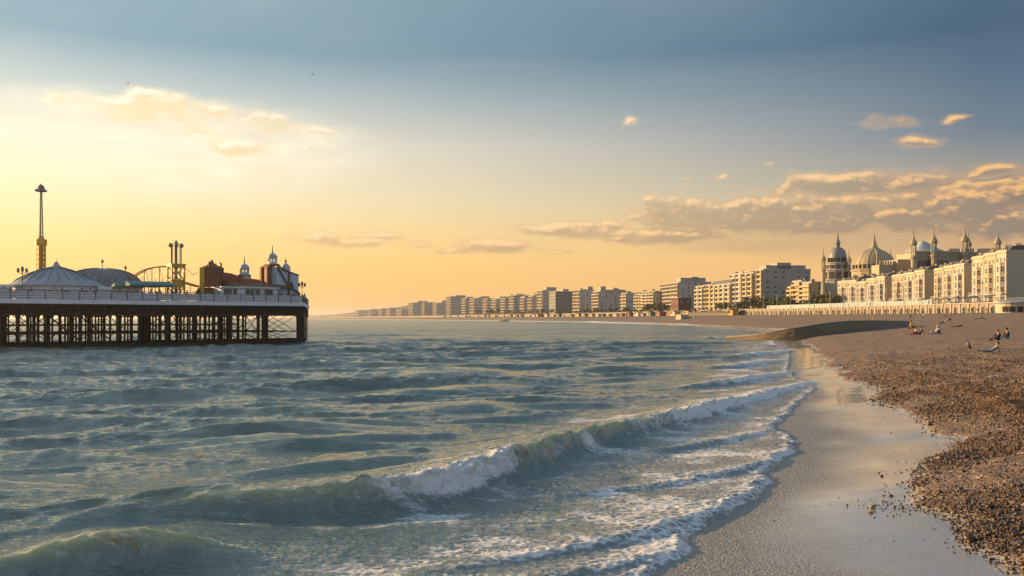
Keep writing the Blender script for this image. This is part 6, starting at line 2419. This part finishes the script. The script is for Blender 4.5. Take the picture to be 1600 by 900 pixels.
beach_person(1485, 501.5, PI + .1, 'sit', 'black', 'black', 'hairk', 'person in black, topmost of the dark row up the slope', 1.35)
beach_person(1497, 511, PI, 'recline', 'black', 'brown', 'hairk', 'person with bare legs and dark top lying right of the dark row', 1.1)
beach_person(1422.5, 499, 1.2, 'stand', 'black', 'black', 'hairb', 'person in black standing at the end of the groyne', 1.05)
beach_person(1426.5, 498.5, 2.0, 'stand', 'canvas', 'jean', 'hairb', 'person in cream top standing beside the one in black', 1.0)
beach_person(1443, 496.5, .4, 'walk', 'whitec', 'greyc', 'hairb', 'pale dressed person walking right of the standing pair', .95)
beach_person(1344, 516, PI, 'kneel', 'brown', 'brown', 'hairb', 'person in rust brown crouching at the foot of the groyne', 1.1)
beach_person(1356.5, 514, -.4, 'sit', 'whitec', 'greyc', 'hairb', 'person in white sitting on the shingle at the foot of the groyne', 1.3)
beach_person(1478.5, 494.5, PI, 'sit', 'brown', 'black', 'hairb', 'person in rust brown sitting high on the beach before the seawall', 1.2)
beach_person(1486, 492.5, PI, 'stand', 'red', 'black', 'hairb', 'person in red standing high on the beach before the seawall', .95)

# driftwood and bags
X, Y, Z = ground_hit(1532, 499.5)
t = thing('driftwood', 'dark forked driftwood branch lying high on the shingle', 'driftwood', (X, Y, Z), 0)
b = MB(); b.path([(-1.5, 0, .06), (-.6, .1, .32), (.3, 0, .50), (.9, 0, .34), (1.5, -.1, .05)], .10); b.path([(.3, 0, .48), (.55, .1, .9), (.5, .1, 1.3)], .07); b.build('branch', M['iron2'], t)
for px, py, m_, lab in ((1515, 543, 'black', 'small dark rucksack on the shingle left of the reclining person'), (1512.5, 539.5, 'greyc', 'small grey bag behind the dark rucksack')):
    X, Y, Z = ground_hit(px, py)
    t = thing('bag', lab, 'bag', (X, Y, Z), .4)
    b = MB(); b.lathe([(.12, 0), (.14, .07), (.12, .17), (.06, .23), (.02, .24)], 8); b.build('sack', M[m_], t, True)
    b = MB(); b.path([(.07, 0, .2), (.1, 0, .28), (.02, 0, .3), (-.04, 0, .22)], .02); b.build('strap', M['rubber'], t)

# strollers along the lower promenade and the promenade (seen as a thin crowd)
protos = []
for i, (tp, lg, hr) in enumerate([('navy', 'black', 'hairb'), ('whitec', 'jean', 'hairk'), ('red', 'black', 'hairb'), ('greyc', 'navy', 'hairk'), ('canvas', 'jean', 'hairr'), ('black', 'black', 'hairb')]):
    protos.append(((tp, lg, hr), None))
first = {}
tone = ['navy jacket', 'white top', 'red top', 'grey top', 'cream top', 'black clothes']
rp_ = random.Random(12)
for i in range(64):
    px = 1170 + (1568 - 1170) * (i + rp_.random()) / 64
    low = rp_.random() < .72
    off = rp_.uniform(-7.5, -1.0) if low else rp_.uniform(1.2, 4.5)
    x, y, tx, ty = coast_hit(px, off)
    j = i % 6
    zz = 5.76 if low else PROM
    rz = math.atan2(ty, tx) + rp_.choice((0, PI)) + rp_.uniform(-.3, .3)
    lab = 'person in %s strolling on the %s' % (tone[j], 'lower promenade under the seawall' if low else 'promenade above the seawall')
    grp = 'strollers in %s on the %s' % (tone[j], 'lower promenade' if low else 'promenade')
    if j not in first:
        (tp, lg, hr), _ = protos[j]
        o = person(lab, x, y, rz, 'walk' if j % 2 else 'stand', tp, lg, hr, z=zz, group=grp)
        first[j] = o
    else:
        o = copy_tree(first[j])
        o.location = (x, y, zz); o.rotation_euler = (0, 0, rz)
        o['label'] = lab; o['group'] = grp
    o.scale = (1.1, 1.1, 1.1)
# a few strollers on the pier deck, behind the railing
for i, px in enumerate([6, 18, 48, 84, 96, 128, 140, 186, 206, 222, 236, 250, 292, 330, 352, 410, 436, 462, 476]):
    back = 2.2 if px < 470 else 5
    j = (i * 5 + 1) % 6
    o = copy_tree(first[j])
    o.location = pier_loc(px, back); o.rotation_euler = (0, 0, rp_.uniform(0, 6.28)); o.scale = (1, 1, 1)
    o['label'] = 'person in %s standing on the pier deck behind the railing' % tone[j]
    o['group'] = 'visitors in %s on the pier deck' % tone[j]


# ------------------------------------------------------------------ gulls
def gull(px, py, Y, span, label, bank):
    t = thing('gull', label, 'gull', (*at(px, Y), EYE + (HZ - py) / FP * Y), bank)
    b = MB(); b.lathe([(.02, -.30), (.06, -.2), (.10, -.02), (.085, .12), (.05, .22), (.055, .28), (.02, .36)], 8)
    vs = [(v[2], v[0], v[1]) for v in b.v]
    b.v = vs
    b.build('body', M['gull'], t, True)
    for s in (-1, 1):
        w = MB()
        P = [(.10, 0, .04), (.14, .5, .26), (.02, 1.0, .10), (-.02, .98, .09), (-.03, .5, .24), (-.12, 0, .03)]
        P = [(p[0], p[1] * s * span / 2, p[2] * span / 1.4) for p in P]
        n = len(P)
        vs = P + [(p[0], p[1], p[2] - .02) for p in P]
        w.add(vs, [(0, 1, 4, 5), (1, 2, 3, 4), (6, 11, 10, 7), (7, 10, 9, 8)] + [(i, (i + 1) % n, n + (i + 1) % n, n + i) for i in range(n)])
        w.build('wing', M['gull'], t)


gull(200, 130, 260, 1.4, 'pale gull gliding above the left cloud', .3)
gull(488, 117, 230, 1.5, 'gull with raised wings high above the open sea', 1.1)
gull(1449, 341, 300, 1.3, 'small gull in the clouds above the palace hall', 2.0)


# ------------------------------------------------------------------ loose pebbles: real stones near the camera (a mass nobody could count)
def pebbles():
    pr = np.random.default_rng(21)
    bm = bmesh.new(); bmesh.ops.create_icosphere(bm, subdivisions=1, radius=1.0)
    base = np.array([v.co[:] for v in bm.verts]); tri = np.array([[v.index for v in f.verts] for f in bm.faces]); bm.free()
    # candidates over the strip of shingle nearest the camera
    n = 460000
    Yc = 11.5 * np.exp(pr.random(n) * math.log(85 / 11.5))
    hi = 0.60 * Yc + 1.5
    lo = XP(Yc) - 3.5
    Xc = lo + pr.random(n) * np.maximum(hi - lo, .2)
    q = (Xc - XP(Yc)) * slope_cos(Yc)
    patch = fbm(Xc * .5, Yc * .5, 3, 141)
    dens = np.interp(q, [-3.5, -1.6, -.5, 0, .3, 1.5], [0, .02, .10, .35, .9, 1.0])
    dens = dens * np.where(q < -.15, np.clip(.1 + 1.8 * patch, 0, 1.6) * (np.exp(-((Yc - 20) / 2.2) ** 2) + .35 * np.exp(-((Yc - 30) / 1.5) ** 2) + .05), np.clip(.85 + .5 * patch, .3, 1))
    dens = dens * (hi - lo) / 12 * np.where(Yc < 26, 1, (26 / Yc) ** 1.1) * (1 - sstep(35, 84, Yc)) * np.clip(.75 + 1.3 * fbm(Xc * .16, Yc * .16, 3, 143), .12, 1)
    k = pr.random(n) < dens
    Xc, Yc, q = Xc[k], Yc[k], q[k]
    N_ = min(len(Xc), 58000)
    sel = pr.permutation(len(Xc))[:N_]
    Xc, Yc, q = Xc[sel], Yc[sel], q[sel]
    r = 0.0175 * np.exp(pr.normal(size=N_) * .45) * np.interp(Yc, [12, 30, 80], [.85, 1.05, 1.5])
    r = np.where(q < -.1, r * .75, r)
    sc = np.stack([r * pr.uniform(.9, 1.6, N_), r * pr.uniform(.8, 1.2, N_), r * pr.uniform(.5, .9, N_)], 1)
    ang = pr.random(N_) * 6.283
    til = pr.normal(size=N_) * .35
    Zc = ground_z(Xc, Yc) + r * pr.uniform(.1, .6, N_)
    v = base[None] * (1 + .12 * pr.normal(size=(N_, len(base), 1))) * sc[:, None, :]
    ct, st_ = np.cos(til)[:, None], np.sin(til)[:, None]
    x, y, z = v[..., 0], v[..., 1], v[..., 2]
    x, z = x * ct - z * st_, x * st_ + z * ct
    ca, sa = np.cos(ang)[:, None], np.sin(ang)[:, None]
    P = np.stack([x * ca - y * sa + Xc[:, None], x * sa + y * ca + Yc[:, None], z + Zc[:, None]], -1).reshape(-1, 3)
    F = (tri[None] + (np.arange(N_) * len(base))[:, None, None]).reshape(-1, 3)
    me = bpy.data.meshes.new('pebbles')
    me.vertices.add(len(P)); me.vertices.foreach_set('co', P.astype(np.float32).ravel())
    me.loops.add(len(F) * 3); me.loops.foreach_set('vertex_index', F.astype(np.int32).ravel())
    me.polygons.add(len(F)); me.polygons.foreach_set('loop_start', np.arange(0, len(F) * 3, 3, dtype=np.int32))
    me.polygons.foreach_set('use_smooth', np.ones(len(F), bool))
    me.update(calc_edges=True)
    a = me.attributes.new('tone', 'FLOAT', 'POINT')
    a.data.foreach_set('value', np.repeat(np.clip(pr.random(N_) * (.8 + .55 * fbm(Xc * .4, Yc * .4, 3, 151)) + .12, 0, 1), len(base)).astype(np.float32))
    w = me.attributes.new('wet', 'FLOAT', 'POINT')
    w.data.foreach_set('value', np.repeat(np.clip(1 - (q + .3) / np.interp(Yc, [14, 22, 40], [7.0, 4.0, 1.5]), 0, 1), len(base)).astype(np.float32))
    m, nt, b = newmat('pebble_stone')
    tn, wt_ = nt.attr('tone'), nt.attr('wet')
    c = nt.ramp(tn, [(0, (0.028, 0.016, 0.009)), (.3, (0.075, 0.038, 0.016)), (.6, (0.155, 0.078, 0.028)), (.8, (0.19, 0.112, 0.058)), (.93, (0.28, 0.16, 0.06)), (1, (0.44, 0.33, 0.21))])
    c = nt.mix(nt.m('MULTIPLY', wt_, .62), c, (0.026, 0.016, 0.009))
    nt.put(b.inputs['Base Color'], c)
    nt.put(b.inputs['Roughness'], nt.mapr(wt_, 0, 1, .65, .35))
    me.materials.append(m)
    o = link('pebbles', me)
    o['kind'] = 'stuff'
    tag(o, 'loose brown pebbles scattered over the shingle edge', None)


pebbles()


# ------------------------------------------------------------------ torn foam and droplets thrown up along the broken crests
def spray():
    pr = np.random.default_rng(77)
    base = np.array([(1, 0, -.7), (-1, 0, -.7), (0, 1, .7), (0, -1, .7)]) * .8
    tri = np.array([(0, 2, 1), (0, 1, 3), (0, 3, 2), (1, 2, 3)])
    VV, FF = [], []
    for qa, qb, qh, qf, ca, sa, chop in BROKEN:
        L = qa[-1] - qa[0]
        n = int(520 * L)
        a = qa[0] + pr.random(n) * L
        h = np.interp(a, qa, qh); f = np.interp(a, qa, qf); b = np.interp(a, qa, qb)
        clump = np.clip(.5 + 1.3 * fbm(a * 1.3, a * 0 + 5, 3, 171), 0, 1.3)
        k = pr.random(n) < np.clip(f - .25, 0, 1) * clump
        a, h, f, b = a[k], h[k], f[k], b[k]
        n = len(a)
        d = pr.normal(size=n) * .16 + .10
        up = pr.exponential(.055, n) * (h / .6)
        x, y = a * ca - (b - d) * sa, a * sa + (b - d) * ca
        z = h * (1.0 - .25 * np.clip(d, 0, 1) ** 1) * .98 + up + .03
        r = .008 + .016 * pr.random(n) ** 2 * np.exp(-up * 8)
        P = base[None] * r[:, None, None] * pr.uniform(.6, 1.4, (n, 4, 1)) + np.stack([x, y, z], 1)[:, None]
        o = sum(len(v) for v in VV)
        VV.append(P.reshape(-1, 3)); FF.append((tri[None] + (np.arange(n) * 4)[:, None, None] + o).reshape(-1, 3))
    V, F = np.concatenate(VV), np.concatenate(FF)
    me = bpy.data.meshes.new('sea_spray')
    me.vertices.add(len(V)); me.vertices.foreach_set('co', V.astype(np.float32).ravel())
    me.loops.add(len(F) * 3); me.loops.foreach_set('vertex_index', F.astype(np.int32).ravel())
    me.polygons.add(len(F)); me.polygons.foreach_set('loop_start', np.arange(0, len(F) * 3, 3, dtype=np.int32))
    me.update(calc_edges=True)
    me.materials.append(pbr('spray_foam', (0.86, 0.86, 0.86), 0.6, 0.05, 4, 0))
    o = link('sea_spray', me)
    o['kind'] = 'stuff'
    tag(o, 'white droplets and torn foam flying off the breaking crests', None)


spray()


# ------------------------------------------------------------------ evening haze over the bay
def haze():
    m = bpy.data.materials.new('haze')
    m.use_nodes = True
    nt = NT(m.node_tree)
    m.node_tree.nodes.remove(m.node_tree.nodes['Principled BSDF'])
    v = nt.n('ShaderNodeVolumePrincipled')
    v.inputs['Color'].default_value = (0.93, 0.92, 0.92, 1)
    v.inputs['Density'].default_value = HAZE_DENSITY
    v.inputs['Anisotropy'].default_value = 0.55
    nt.put(m.node_tree.nodes['Material Output'].inputs['Volume'], v.outputs[0])
    b = MB(); b.bx(-16000, 9000, -60, 17500, -6, 120)
    o = b.build('haze', m)
    o['kind'] = 'stuff'
    tag(o, 'thin golden evening haze lying over the bay', None)


HAZE_DENSITY = 9.0e-5
haze()


# ------------------------------------------------------------------ repeats that look alike are told apart by their place
from collections import defaultdict
ORD = ['leftmost', 'second from left', 'third from left', 'fourth from left', 'fifth from left', 'sixth from left', 'seventh from left', 'eighth from left', 'ninth from left', 'tenth from left',
       'eleventh from left', 'twelfth from left', 'thirteenth from left', 'fourteenth from left', 'fifteenth from left', 'sixteenth from left', 'seventeenth from left', 'eighteenth from left', 'nineteenth from left',
       'twentieth from left', 'twenty-first from left', 'twenty-second from left', 'twenty-third from left']
same = defaultdict(list)
for o in scene.objects:
    if o.parent is None and o.get('group') and o.get('label'):
        same[(o['group'], o['label'])].append(o)
for (g_, l_), os_ in same.items():
    if len(os_) > 1:
        os_.sort(key=lambda o: o.location.x / o.location.y)
        for i_, o in enumerate(os_):
            o['label'] = l_ + ', ' + (ORD[i_] if i_ < len(os_) - 1 else 'rightmost')
